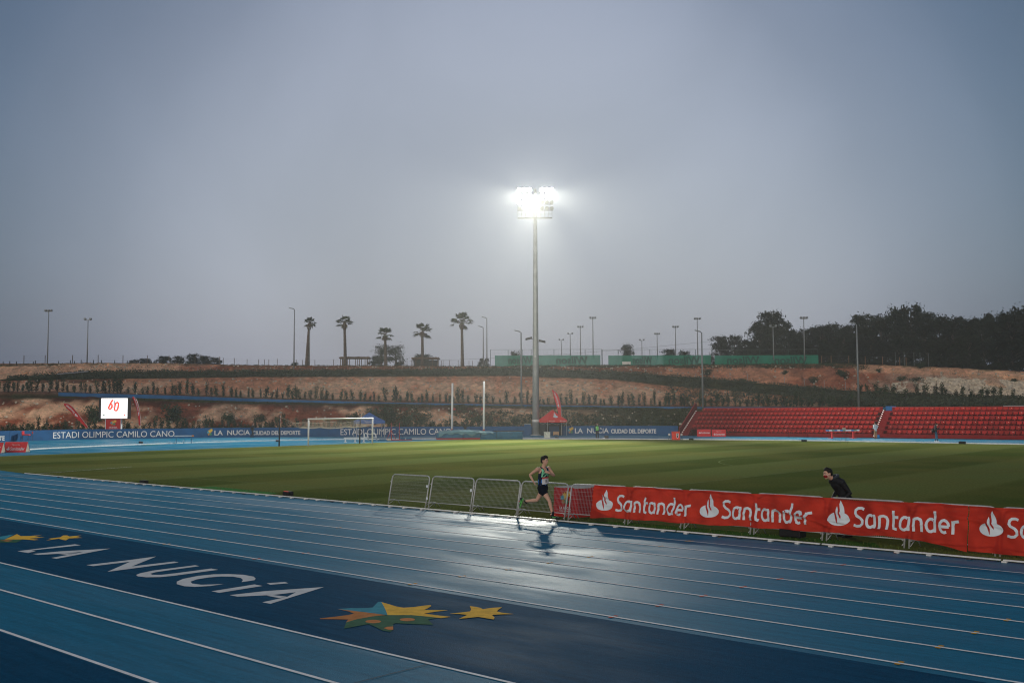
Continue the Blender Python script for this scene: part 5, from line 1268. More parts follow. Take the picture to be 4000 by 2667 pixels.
# A-frame boards -------------------------------------------------------
def aboard(xl, xr, yb, yt, sports, label, Yd=None, end=True):
    a, b = G(xl, yb), G(xr, yb); a.z = b.z = 0; d = b-a; Lw = d.length; r_ = thing('a_frame_board', a, label, 'a-frame board', math.atan2(d.y, d.x), 'red a-frame sponsor boards')
    H_ = (yb-yt)/F_PX*a.y*1.02; tl = .32
    mb = MB(); mb.add([(0, 0, 0), (Lw, 0, 0), (Lw, tl, H_), (0, tl, H_), (0, .02, 0), (Lw, .02, 0), (Lw, tl+.02, H_-.01), (0, tl+.02, H_-.01)], [(0, 1, 2, 3), (7, 6, 5, 4), (0, 4, 5, 1), (0, 3, 7, 4), (1, 5, 6, 2)]); mb.build('front_panel', mat('board_red', (.55, .025, .03), .5), r_)
    mb = MB(); mb.add([(0, 2*tl+.05, 0), (Lw, 2*tl+.05, 0), (Lw, tl+.03, H_), (0, tl+.03, H_)], [(3, 2, 1, 0)]); mb.build('rear_panel', mat('board_back', (.3, .26, .22), .7), r_)
    mb = MB(); mb.add([(Lw-.01, .05, .02), (Lw-.01, 2*tl, .02), (Lw-.01, tl+.02, H_-.04)], [(0, 1, 2)]); mb.build('end_gusset', mat('board_end', (.38, .33, .27), .7), r_)
    mb = MB(); cy = .3 if sports else .48; sc = Lw/14.0
    bank_logo(mb, lambda x, y, k: Vector((.13*Lw+(x+1)*sc, tl*(cy*H_+y*sc)/H_-.006-.0025*k, cy*H_+y*sc))); mb.build('logo', [M_bw, MATS['board_red']], r_)
    if sports: mb = MB(); put_text(mb, 'Sports', lambda u, v: Vector((Lw*(.34+.34*u), tl*(.66+.16*v)-.01, H_*(.66+.16*v))), 0); mb.build('lettering', mat('board_pink', (.6, .35, .36), .6), r_)
aboard(11, 99, 1766, 1727, True, 'red a-frame board with two line lettering on the blue bend at the far left'); aboard(-85, 3, 1769, 1729, False, 'red a-frame board cut by the left edge of the photo')
aboard(2723, 2777, 1704, 1677, False, 'left of two red a-frame boards in front of the grandstand'); aboard(2781, 2836, 1705, 1678, True, 'right of two red a-frame boards in front of the grandstand, with Sports lettering')
# red cube near far kerb ----------------------------------------------
p = G(2640, 1717.5); rb = thing('branded_box', p, 'bright red box with a black and white emblem at the far kerb by the grandstand', 'box', R(-8)); mb = MB()
mb.box(-.43, .43, -.3, .3, .0, .86); mb.build('body', mat('box_red', (.7, .05, .03), .5), rb, bevel=.02)
mb = MB(); mb.box(-.45, .45, -.32, .32, .862, .9); mb.build('lid', M_red, rb)
mb = MB(); mb.poly([Vector((.17+.12*math.cos(t), -.306, .42+.24*math.sin(t))) for t in [2*math.pi*i/14 for i in range(14)]]); mb.box(.04, .30, -.306, -.302, .5, .70); mb.build('emblem', M_bw, rb)
mb = MB(); mb.poly([Vector((.17+.07*math.cos(t), -.312, .36+.11*math.sin(t))) for t in [2*math.pi*i/10 for i in range(10)]]); mb.box(.09, .25, -.312, -.308, .54, .64); mb.build('emblem_detail', M_blk, rb)
for sx, lb in ((-1, 'left'), (1, 'right')):
    r_ = thing('photocell', p+Vector((sx*.68 if sx < 0 else .62, .1, 0)), 'small white timing sensor on a tripod %s of the red box' % lb, 'timing sensor', 0, 'timing sensors'); mb = MB()
    for k in range(3): a_ = k*2.09; mb.tube([(0, 0, .45), (.14*math.cos(a_), .14*math.sin(a_), 0)], .014, 4)
    mb.build('tripod', M_dark, r_); mb = MB(); mb.box(-.1, .1, -.07, .07, .45, .68); mb.build('sensor_head', mat('sensor_white', (.6, .6, .58), .5), r_, bevel=.01)
# white fridge, wooden box, grey box -----------------------------------
p = G(2137, 1711); r_ = thing('cool_box', p, 'dented white appliance standing open on the track edge by the red tent', 'cool box', R(4)); mb = MB(); mb.box(-.34, .34, -.3, .3, .05, .69); mb.build('body', mat('fridge_white', (.58, .6, .52), .5, var=.15, scale=4), r_, bevel=.02)
mb = MB(); mb.box(-.36, .36, -.32, .32, .69, .74); mb.build('lid', MATS['fridge_white'], r_, bevel=.01); mb = MB(); mb.box(-.22, -.16, -.312, -.302, .42, .48); mb.box(-.2, .25, -.28, .28, 0, .05); mb.build('latch', M_dark, r_)
p = azim_hit(2171, 1.2); r_ = thing('wooden_crate', p, 'light wooden crate under the red canopy tent', 'crate', 0); mb = MB(); mb.box(-.36, .36, -.25, .25, .08, .5); mb.build('body', mat('crate_wood', (.42, .27, .16), .7, var=.15), r_, bevel=.01)
mb = MB(); 
for x in (-.3, .3): mb.box(x-.04, x+.04, -.24, .24, 0, .08)
mb.build('runner', mat('crate_wood', (.42, .27, .16)), r_)
p = G(2369, 1712); r_ = thing('equipment_case', p, 'dark grey equipment case on the far kerb beside the steward', 'equipment case', .2); mb = MB(); mb.box(-.2, .2, -.16, .16, .02, .33); mb.build('body', mat('case_grey', (.07, .075, .08), .5), r_, bevel=.02); mb = MB(); mb.box(-.42, -.22, -.12, .1, .01, .1); mb.build('strap', M_bw, r_)
# pole vault mat and standards --------------------------------------------
M_mat = mat('mat_blue', (.018, .12, .22), .6, var=.12, scale=1.5); M_cov = mat('mat_cover', (.10, .22, .26), .5, var=.2, scale=1.2, bump=.3, bscale=4)
pa = G(1705, 1717); pb = G(2042, 1714.5); d = pb-pa; LWm = d.length; r_ = thing('vault_mat', pa, 'large blue pole vault landing mat under a crumpled grey green cover', 'landing mat', math.atan2(d.y, d.x))
mb = MB()
for x0, x1, h_ in ((0, 3.0, .66), (3.03, 4.85, .68), (4.9, 6.7, .78), (6.73, LWm, .82)): mb.box(x0, x1, 0, 5.0, .16, h_)
mb.build('mattress', M_mat, r_, bevel=.06)
mb = MB(); mb.box(.02, 4.85, -.01, 4.9, .02, .16); mb.build('red_base', mat('mat_red', (.4, .03, .03), .6), r_)
mb = MB(); mb.box(4.88, LWm-.02, .02, 4.9, .0, .158); mb.build('rear_base', M_mat, r_)
mb = MB(); n = 46; m_ = 12; vs = []
for i in range(n+1):
    for k in range(m_+1):
        x = .25+6.1*i/n; y = -.14+5.1*k/m_; z = .82+.22*math.sin(math.pi*min(1, i/n*1.1))*.9+.04*math.sin(x*5+y*3)+.03*math.sin(x*11-y*2)
        if k == 0: z = .62-.22*max(0, math.sin(x*1.9+.7))**3-.1*math.sin(x*5)
        if k == 1: z = max(z-.12, .5); 
        if k == 1: y = -.10
        vs.append(Vector((x, y, z)))
mb.add(vs, [(i*(m_+1)+k, (i+1)*(m_+1)+k, (i+1)*(m_+1)+k+1, i*(m_+1)+k+1) for i in range(n) for k in range(m_)]); mb.build('cover', M_cov, r_, smooth=True)
mb = MB()
for i in range(9): mb.obox((6.8+i*.36, 2.5, .85), (.13, 0, .0), (0, 2.4, 0), (0, 0, .035))
mb.build('mat_ridge', mat('mat_ridge', (.03, .04, .05), .8), r_)
for px, by, ty, lb in ((1767, 1700, 1496, 'left tall white pole vault standard behind the landing mat'), (1892, 1706, 1489, 'right tall white pole vault standard at the landing mat')):
    Yv = 116.5 if px < 1800 else 113.6; o_ = W(px, by, Yv); o_.z = 0; tz = W(px, ty, Yv).z; q = thing('vault_standard', o_, lb, 'vault standard', 0, 'white pole vault standards'); mb = MB(); mb.tube([(-.05, 0, .05), (.02 if px < 1800 else -.03, 0, tz)], [.13, .115], 10); mb.build('upright', M_goal, q, smooth=True)
    mb = MB(); mb.box(-.35, .35, -.3, .5, 0, .1); mb.build('base', M_dark, q); mb = MB(); mb.tube([(-.04, 0, .95), (-.04, 0, 1.08)], [.142, .142], 10, False); mb.build('tape_band', MATS['mat_red'], q)
    sx = 1 if px < 1800 else -1; mb = MB(); mb.box(*sorted((sx*.12, sx*.36)), -.05, .05, 3.28, 3.5); mb.build('bar_bracket', MATS['mat_red'], q)
# high jump uprights, hurdle, benches --------------------------------------
M_hj = mat('upright_red', (.45, .04, .04), .5)
for px, lb, mm in ((1528, 'left red high jump upright on crossed legs', M_hj), (1560, 'right high jump upright, red above and black below', M_dark)):
    p = G(px, 1717); q = thing('high_jump_upright', p, lb, 'jump upright', 0, 'high jump uprights'); mb = MB(); mb.tube([(0, 0, 0), (0, 0, 1.9)], .03, 6); mb.build('post', mm if mm == M_hj else M_hj, q)
    mb = MB(); mb.tube([(-.5, 0, 0), (0, .05, 1.1)], .025, 5); mb.tube([(.5, .0, 0), (0, .05, 1.1)], .025, 5); mb.tube([(0, .5, 0), (0, .05, 1.1)], .025, 5); mb.build('leg', mm, q)
p = G(1560, 1719); q = thing('jump_floor_beam', p, 'low red floor beam with dark foam blocks between the uprights', 'base beam', .06); mb = MB(); mb.box(-1.0, 1.4, -.08, .08, .0, .09); mb.build('beam', M_hj, q)
mb = MB(); mb.box(.1, .6, -.2, .2, .091, .26); mb.box(.75, 1.35, -.2, .2, .091, .24); mb.build('foam_block', M_mat, q, bevel=.03)
p = G(1500, 1721); q = thing('foam_pad', p, 'dark blue foam pad lying left of the high jump uprights', 'foam pad', .1); mb = MB(); mb.box(-.5, .2, -.2, .2, 0, .2); mb.build('pad', M_mat, q, bevel=.03); mb = MB(); mb.box(.35, .75, -.15, .15, 0, .17); mb.build('sand_bag', mat('sandbag', (.5, .4, .28), .8), q, bevel=.04)
p = G(1387, 1727); q = thing('low_bench', p, 'low white bench beam on short legs behind the goal', 'bench', .06); mb = MB(); mb.box(-1.15, 1.25, -.12, .12, .42, .5); mb.build('seat', M_goal, q, bevel=.01)
for x in (-1.0, 0, .9): mb = MB(); mb.box(x-.05, x+.05, -.1, .1, .05, .42); mb.box(x-.14, x+.14, -.1, .1, 0, .05); mb.build('leg', M_goal, q)
for px, lb in ((1432, 'left white tubular frame beside the goal post'), (1464, 'right white tubular frame beside the goal post')):
    p = G(px, 1722); q = thing('tubular_frame', p, lb, 'tubular frame', .3, 'white tubular frames'); mb = MB()
    mb.tube([(-.25, 0, 0), (-.2, 0, .75), (-.05, 0, .88), (.1, .0, .75), (.28, 0, 0)], .035, 6); mb.tube([(-.25, .5, 0), (-.2, .5, .75), (-.05, .5, .88), (.1, .5, .75), (.28, .5, 0)], .035, 6); mb.tube([(-.2, 0, .4), (-.2, .5, .4)], .03, 6); mb.build('frame', M_goal, q, smooth=True)
    mb = MB(); mb.box(-.2, .2, .05, .45, .36, .42); mb.build('seat', M_goal, q)
p = G(718, 1732); q = thing('steeple_hurdle', p, 'wide steeplechase hurdle with blue legs and a pale bar on the bend', 'hurdle', math.atan2((G(745, 1731)-G(690, 1732)).y, (G(745, 1731)-G(690, 1732)).x)*.4)
mb = MB(); mb.box(-.95, .75, -.04, .04, .72, .83); mb.build('bar', mat('bar_pale', (.45, .5, .55), .5), q); mb = MB(); mb.box(.76, .98, -.045, .045, .71, .84); mb.build('bar_tip', mat('bar_orange', (.6, .2, .05), .5), q)
for x in (-.74, .0, .72): mb = MB(); mb.tube([(x, 0, .02), (x, 0, .72)], .04, 6); mb.box(x-.05, x+.05, -.3, .3, 0, .03); mb.build('leg', MATS['mat_blue'], q)
p = G(588, 1737); mb = MB(); a, b = G(560, 1740), G(620, 1737)
q = thing('take_off_board', a, 'flat green blue board lying on the bend left of the hurdle', 'flat board', math.atan2((b-a).y, (b-a).x)); mb.box(0, (b-a).length, -.25, .25, .01, .06); mb.build('board', mat('board_teal', (.02, .16, .18), .6), q)
# water jump barrier by the stand
p = G(3292, 1712); q = thing('steeple_beam', p, 'long steeplechase beam banded blue and white on red legs before the grandstand', 'steeple beam', math.atan2((G(3358, 1711)-G(3226, 1712)).y, (G(3358, 1711)-G(3226, 1712)).x)*.8); mb = MB()
cols_ = [mat('beam_blue', (.05, .25, .5), .5), M_bw, mat('beam_green', (.1, .3, .25), .5)]
for i in range(12): mb.mi = (0, 1, 2, 0, 1, 0, 2, 1, 1, 0, 2, 1)[i]; mb.box(-1.85+i*.31, -1.85+(i+1)*.31-.002, -.07, .07, .80, .96)
mb.build('beam', cols_, q)
for x in (-1.2, 1.2): mb = MB(); mb.box(x-.07, x+.07, -.06, .06, .03, .8); mb.box(x-.3, x+.3, -.3, .3, 0, .03); mb.build('leg', M_hj, q)
p = G(3299, 1735); q = thing('camera_tripod', p, 'tall thin tripod standing on the grass before the grandstand', 'tripod', 0); mb = MB()
for k in range(3): a_ = k*2.09+.5; mb.tube([(0, 0, 1.25), (.42*math.cos(a_), .42*math.sin(a_), 0)], .012, 4)
mb.build('legs_frame', M_dark, q); mb = MB(); mb.tube([(0, 0, 1.25), (0, 0, 1.36)], .03, 6); mb.box(-.12, .12, -.08, .08, 1.36, 1.5); mb.build('head', mat('tripod_head', (.3, .32, .3), .5), q)
# red seat on the wall at left, slim mast
p = azim_hit(90, .9); q = thing('red_chair', p, 'red bucket chair frame standing against the blue wall at the far left', 'chair', 0); mb = MB(); mb.box(-.42, .36, -.25, .25, .62, .76); mb.box(-.45, -.36, -.25, .25, .76, 1.12); mb.build('seat', mat('chair_red', (.5, .03, .04), .5), q, bevel=.02)
for x in (-.35, .3):
    mb = MB(); mb.tube([(x, -.2, 0), (x, -.2, .62)], .025, 5); mb.build('leg', M_dark, q)
p = azim_hit(115, .8); q = thing('thin_mast', p, 'thin dark measuring pole against the blue wall at the left', 'pole', 0); mb = MB(); mb.tube([(0, 0, 0), (0, 0, 1.15)], .02, 5); mb.build('pole', M_dark, q); mb = MB(); mb.box(-.06, .06, -.03, .03, .8, 1.05); mb.build('scale_plate', M_hj, q)
# low red bench backs in front of the stand
p = G(3118, 1707); q = thing('folded_barrier', p, 'dark red low fence frame leaning at the foot of the grandstand', 'frame', gs.rotation_euler[2]); mb = MB(); mb.tube([(-1.1, 0, 0), (-1.1, 0, .8), (1.1, 0, .8), (1.1, 0, 0)], .03, 5)
for i in range(9): mb.tube([(-.9+i*.22, 0, .1), (-.9+i*.22, 0, .8)], .012, 4)
mb.build('frame', M_redd, q); mb = MB(); mb.box(-1.2, -1.0, -.2, .2, 0, .03); mb.box(1.0, 1.2, -.2, .2, 0, .03); mb.build('foot', M_redd, q)
# ------------------------------------------------------------------ people
M_skin = mat('skin', (.55, .32, .23), .5, var=.06, scale=12); M_hair = mat('hair', (.012, .010, .009), .6)
def ring(c, u, v, ru, rv, n=16): return [c+u*math.cos(2*math.pi*k/n)*ru+v*math.sin(2*math.pi*k/n)*rv for k in range(n)]
def limb(mb, pts, rad, n=14):
    pts = [Vector(p) for p in pts]
    for p, r_ in zip(pts, rad): pass
    mb.tube(pts, list(rad), n); mb.ell(pts[0], rad[0], rad[0], rad[0], 12, 8); mb.ell(pts[-1], rad[-1], rad[-1], rad[-1], 12, 8)
def torso(mb, secs):                                    # (centre, side vector, front vector, half width, half depth)
    mb.rings([ring(Vector(c), Vector(u).normalized(), Vector(v).normalized(), a, b) for c, u, v, a, b in secs])
def remesh(mb, name, mats, parent, vox=.012, sm=4, inflate=0):
    o = mb.build('tmp', M_skin); m_ = o.modifiers.new('r', 'REMESH'); m_.mode = 'VOXEL'; m_.voxel_size = vox
    if sm: s_ = o.modifiers.new('s', 'SMOOTH'); s_.factor = .5; s_.iterations = sm
    bpy.context.view_layer.update()
    me = bpy.data.meshes.new_from_object(o.evaluated_get(bpy.context.evaluated_depsgraph_get())); bpy.data.objects.remove(o)
    me.name = name; me.materials.clear()
    for q in (mats if isinstance(mats, list) else [mats]): me.materials.append(q)
    me.polygons.foreach_set('use_smooth', [True]*len(me.polygons)); me.polygons.foreach_set('material_index', [0]*len(me.polygons))
    n = bpy.data.objects.new(name, me); C.objects.link(n); n.parent = parent; return n
def hand(mb, wr, d, pl, s=1.0, curl=.6, thumb=1):
    """wrist, direction of the palm, palm normal"""
    wr, d, pl = Vector(wr), Vector(d).normalized(), Vector(pl).normalized(); pl = (pl-d*pl.dot(d)).normalized(); sd = d.cross(pl)*thumb
    mb.rings([ring(wr+d*t*s, sd, pl, a*s, b*s, 10) for t, a, b in ((-.01, .026, .021), (.03, .036, .018), (.07, .042, .016), (.095, .040, .013))])
    for j, (off, ln) in enumerate(((-.030, .068), (-.010, .078), (.011, .073), (.030, .058))):
        p = wr+d*.088*s+sd*off*s*-1; c = p; dd = d.copy(); pts = [c]
        for q in range(3):
            dd = (dd+pl*curl*(.45+.25*q)).normalized(); c = c+dd*ln*s/3*(1.15-.15*q); pts.append(c)
        mb.tube(pts, [.0098*s, .0092*s, .0085*s, .007*s], 8)
    p = wr+d*.03*s+sd*.03*s; mb.tube([p, p+(sd*.7+d*.6+pl*.3).normalized()*.034*s, p+(sd*.7+d*.6+pl*.3).normalized()*.034*s+(d*.9+pl*.5+sd*.1).normalized()*.034*s], [.013*s, .011*s, .009*s], 8)
def head(mb, c, f, up, s=1.0):
    """skull centre, face direction, up direction"""
    c, f, up = Vector(c), Vector(f).normalized(), Vector(up).normalized(); up = (up-f*up.dot(f)).normalized(); sd = f.cross(up)
    M3 = Matrix((sd, f, up)).transposed()
    def q(x, y, z): return c+(sd*x+f*y+up*z)*s
    mb.ell(q(0, -.008, .035), .076*s, .096*s, .088*s, 16, 12, M3); mb.ell(q(0, .02, -.03), .062*s, .075*s, .085*s, 14, 10, M3); mb.ell(q(0, .055, -.088), .03*s, .032*s, .03*s, 10, 8, M3)
    mb.ell(q(0, .088, .028), .048*s, .018*s, .013*s, 10, 6, M3)
    mb.rings([[q(x*a, y, z) for x, y in ((-.008, 0), (-.004, .0), (.004, .0), (.008, 0), (.004, 0), (0, 0))] for a, z, y in ((1, .03, 0),)][:0] or [ring(q(0, .088, .02), sd, f, .008*s, .012*s, 8), ring(q(0, .104, -.012), sd, f, .011*s, .014*s, 8), ring(q(0, .112, -.026), sd, f, .015*s, .016*s, 8), ring(q(0, .09, -.036), sd, f, .010*s, .01*s, 8)])
    mb.ell(q(0, .088, -.056), .024*s, .012*s, .007*s, 10, 6, M3); mb.ell(q(0, .086, -.066), .021*s, .012*s, .007*s, 10, 6, M3)
    for x in (-.077, .077): mb.ell(q(x, -.005, -.005), .010*s, .022*s, .033*s, 8, 8, M3)
    return q, M3
# --- the runner: joints in metres, x to the right of the photo, y away, z up, measured from the photo
gx = G(2164, 2045.5); RU = Vector((W(2123, 1900, gx.y+.28).x, gx.y+.28, 0))
rn = thing('person', RU, 'athlete running in lane one in a navy and mint singlet with bib number 1', 'person')
Rt = Vector((-.80, -.60, 0)); Ft = Vector((.60, -.80, 0)); Z = Vector((0, 0, 1))
hipc = Vector((-.02, 0, 1.02)); chest = Vector((.005, -.005, 1.40)); shc = Vector((-.005, 0, 1.535))
hR, hL = Vector((-.055, -.075, .985)), Vector((.015, .075, .985))
kR, aR = Vector((.155, -.23, .655)), Vector((.245, -.29, .275)); kL, aL = Vector((-.185, .16, .635)), Vector((-.52, .40, .585))
sR_, sL_ = Vector((-.175, -.125, 1.535)), Vector((.155, .12, 1.55))
eR, wR = Vector((-.395, -.03, 1.375)), Vector((-.290, -.13, 1.185)); eL, wL = Vector((.315, .03, 1.335)), Vector((.175, -.15, 1.43))
mb = MB()
torso(mb, [(hipc-Z*.09, Rt, Ft, .12, .10), (hipc, Rt, Ft, .155, .115), (hipc+Z*.1, Rt, Ft, .135, .10), (hipc+Z*.22, Rt, Ft, .140, .10), (chest, Rt, Ft, .165, .115), (chest+Z*.09, Rt, Ft, .170, .105), (shc+Z*.03, Rt, Ft, .12, .075), (shc+Z*.075, Rt, Ft, .062, .06)])
nk = shc+Z*.03+Ft*.01; hc = Vector((.035, -.03, 1.775))
limb(mb, [nk, hc-Z*.07], [.062, .054])
for s_, e2, w2, side in ((sR_, eR, wR, 1), (sL_, eL, wL, -1)):
    limb(mb, [shc+(s_-shc)*.55, s_, s_.lerp(e2, .4), e2, e2.lerp(w2, .3), w2], [.06, .060, .047, .036, .038, .025])
    mb.ell(s_, .066, .066, .062, 12, 8)
for h_, k_, a_ in ((hR, kR, aR), (hL, kL, aL)):
    cf = (k_-h_).cross(a_-k_); back = (a_-k_).normalized().cross(Vector((-.6, .0, 0))).normalized()
    limb(mb, [h_, h_.lerp(k_, .35), h_.lerp(k_, .75), k_, k_.lerp(a_, .28), k_.lerp(a_, .6), a_], [.098, .088, .064, .052, .056, .042, .034])
hand(mb, wR, (.22, -.18, -.42), (.5, .2, .5), 1.0, .95, 1); hand(mb, wL, (-.42, -.10, .18), (.2, .55, -.45), 1.0, .7, -1)
fd = Vector((.82, -.57, -.03)); hq, hM = head(mb, hc, fd, (0.02, 0, 1), 1.06)
remesh(mb, 'body', M_skin, rn, .0095, 3)
def eyes(q, parent, s=1.0):
    for x in (-.031, .031):
        mb = MB(); mb.ell(q(x, .084, .006), .0125*s, .010*s, .006*s, 10, 6); mb.mi = 1; mb.ell(q(x, .0905, .006), .0055*s, .006*s, .0055*s, 8, 6); mb.build('eye', [mat('eye_white', (.4, .38, .36), .3), M_hair], parent)
    mb = MB()
    for x in (-.031, .031): mb.obox(q(x, .098, .028), (q(1, 0, 0)-q(0, 0, 0))*.018, (q(0, 1, 0)-q(0, 0, 0))*.004, (q(0, 0, 1)-q(0, 0, 0))*.0035)
    mb.build('eyebrow', M_hair, parent)
eyes(hq, rn)
def hair(q, M3, parent, s=1.06, full=1.0):
    mb = MB(); mb.ell(q(0, -.022, .048), .086*s, .100*s, .090*s*full, 18, 12, M3); mb.ell(q(0, .045, .098), .058*s, .05*s, .030*s*full, 12, 8, M3); mb.ell(q(0, -.065, .0), .07*s, .055*s, .075*s, 12, 8, M3)
    for k in range(90):
        a = random.uniform(0, 6.28); r_ = random.uniform(0, 1); x, y = .07*r_*math.cos(a), .075*r_*math.sin(a)+.01; z = .075+.055*(1-r_*r_)
        mb.tube([q(x, y, z), q(x*1.15, y*1.15+.008, z+.028)], [.012*s, .003*s], 5)
    return remesh(mb, 'hair', M_hair, parent, .0085, 1)
hair(hq, hM, rn)
# singlet
M_navy = mat('singlet_navy', (.006, .012, .038), .8, spec=.05); M_mint = mat('singlet_mint', (.20, .60, .36), .8, spec=.05); M_sblue = mat('singlet_blue', (.03, .17, .50), .6)
mb = MB()
torso(mb, [(hipc-Z*.0, Rt, Ft, .166, .126), (hipc+Z*.1, Rt, Ft, .150, .115), (hipc+Z*.22, Rt, Ft, .153, .113), (chest-Z*.02, Rt, Ft, .172, .126), (chest+Z*.05, Rt, Ft, .160, .120), (chest+Z*.10, Rt, Ft, .125, .112)])
for sg, fr in ((1, 1), (-1, 1), (1, -1), (-1, -1)):
    limb(mb, [chest+Z*.06+Rt*.085*sg+Ft*.07*fr, chest+Z*.13+Rt*.085*sg+Ft*.065*fr, shc+Z*.05+Rt*.095*sg+Ft*.015*fr], [.05, .034, .026])
sg_ = remesh(mb, 'singlet', [M_navy, M_mint, M_sblue], rn, .010, 2)
segs = [((.11, .165), (-.03, .02)), ((-.03, .02), (.10, .0)), ((.10, .0), (-.10, .08)), ((-.10, .08), (-.02, -.11)), ((-.02, -.11), (.13, -.05)), ((.13, -.05), (.11, .165)), ((-.03, .02), (-.13, .12)), ((-.13, .12), (-.10, -.02))]
segs = [((.115, .115), (.04, .02)), ((.12, -.03), (.04, .02)), ((.04, .02), (.11, .0)), ((.04, .02), (-.10, -.045)), ((-.02, -.015), (-.04, .13)), ((-.02, -.015), (.07, -.10)), ((-.02, -.015), (-.06, -.075)), ((.105, .11), (.12, -.09)), ((.05, .03), (-.05, .0)), ((-.05, -.04), (-.14, -.05))]
def dseg(p, a, b):
    ax, ay = b[0]-a[0], b[1]-a[1]; t = max(0, min(1, ((p[0]-a[0])*ax+(p[1]-a[1])*ay)/(ax*ax+ay*ay))); return math.hypot(p[0]-a[0]-ax*t, p[1]-a[1]-ay*t)
for f in sg_.data.polygons:
    c_ = f.center-chest; x, z, y = c_.dot(Rt), c_.z-.02, c_.dot(Ft)
    if y > -.02 and min(dseg((x, z), a, b) for a, b in segs) < .017: f.material_index = 1
    elif noise.noise(Vector((c_.x*22, c_.y*22, c_.z*14))) > .22 and (z < -.15 or x < -.08): f.material_index = 2
# shorts
mb = MB()
torso(mb, [(hipc+Z*.07, Rt, Ft, .150, .122), (hipc-Z*.02, Rt, Ft, .178, .135), (hipc-Z*.09, Rt, Ft, .165, .13)])
limb(mb, [hR+Z*.01, hR.lerp(kR, .33)], [.115, .112]); limb(mb, [hL+Z*.01, hL.lerp(kL, .30)], [.115, .110])
mb.add([hL+Vector((-.10, .02, .02)), hL+Vector((-.155, .05, -.17)), hL.lerp(kL, .3)+Vector((.02, .03, -.02)), hL+Vector((-.10, -.05, -.17)), hL+Vector((-.06, -.09, .0))], [(0, 1, 2), (0, 1, 3), (0, 3, 4), (1, 2, 3), (2, 3, 4), (0, 2, 4)])
remesh(mb, 'shorts', mat('shorts_black', (.004, .006, .014), .8, spec=.05), rn, .012, 2)
# bib
bc = hipc+Z*.195+Ft*.135+Rt*-.01
def bib(u, v, off=0):
    x = (u-.5)*.235; return bc+Rt*-x+Z*((v-.5)*.20+(u-.5)*.02)-Ft*(x*x*2.2)+Ft*(off+.003*math.sin(v*9+u*4))
def bgrid(v0, v1, m_, nm, off):
    mb = MB(); n = 8; vs = [bib(i/n, v0+(v1-v0)*k/n, off) for i in range(n+1) for k in range(n+1)]; mb.add(vs, [(i*(n+1)+k, (i+1)*(n+1)+k, (i+1)*(n+1)+k+1, i*(n+1)+k+1) for i in range(n) for k in range(n)]); return mb.build(nm, m_, rn)
bb = bgrid(0, .78, mat('bib_white', (.62, .62, .64), .5), 'bib', .0); bgrid(.78, 1, mat('bib_red', (.5, .05, .05), .5), 'bib_header', .0)
mb = MB(); vs, fs = stroke([(.44, .58), (.5, .64), (.505, .22)], .12); mb.add([bib(a, b, .004) for a, b in vs], fs); mb.build('bib_number', M_blk, rn)
mb = MB(); put_text(mb, 'Santander', lambda u, v: bib(.28+.5*u, .86+.06*v, .004), 0); mb.build('bib_lettering', M_bw, rn)
# socks and shoes
M_shoe = mat('shoe_black', (.012, .02, .02), .45); M_neon = mat('shoe_neon', (.18, .75, .15), .4)
def shoe(an, heel, toe, up):
    heel, toe, up = Vector(heel), Vector(toe), Vector(up).normalized(); d = (toe-heel).normalized(); up = (up-d*up.dot(d)).normalized(); sd = d.cross(up); L_ = (toe-heel).length
    mb = MB(); limb(mb, [an+(an-Vector(heel)).normalized()*.05, an], [.041, .042]); remesh(mb, 'sock', M_blk, rn, .01, 1)
    mb = MB(); mb.rings([ring(heel+d*t*L_+up*h, sd, up, a, b, 12) for t, a, b, h in ((-.03, .022, .03, .045), (.05, .036, .05, .05), (.3, .038, .046, .045), (.55, .044, .033, .033), (.8, .045, .024, .024), (.97, .028, .014, .018))]); mb.tube([heel+d*.06*L_+up*.08, heel+d*.1*L_+up*.02], [.038, .04], 10)
    sh = remesh(mb, 'shoe', M_shoe, rn, .009, 2)
    mb = MB(); mb.rings([ring(heel+d*t*L_+up*.004, sd, up, a, .011, 12) for t, a in ((-.03, .022), (.1, .036), (.35, .034), (.65, .046), (.88, .040), (1.0, .02))]); mb.build('sole', M_neon if up.x < -.1 else M_blk, sh, smooth=True)
    mb = MB(); vs, fs = stroke([(.15, .05), (.3, .022), (.5, .03), (.72, .05)], [.004, .014, .012, .003])
    for s2 in (1, -1): mb.add([heel+d*a*L_+up*(b+.004)+sd*(.046*s2) for a, b in vs], fs)
    mb.build('stripe', M_neon, sh)
    mb = MB(); mb.ell(heel+d*.42*L_+up*.085, .02, .02, .013); mb.build('laces', mat('lace_orange', (.9, .16, .05), .5), sh)
shoe(aR, (.215, -.255, .165), (.435, -.42, .155), (0, 0, 1)); shoe(aL, (-.585, .44, .655), (-.675, .52, .385), (-.80, .35, .35))

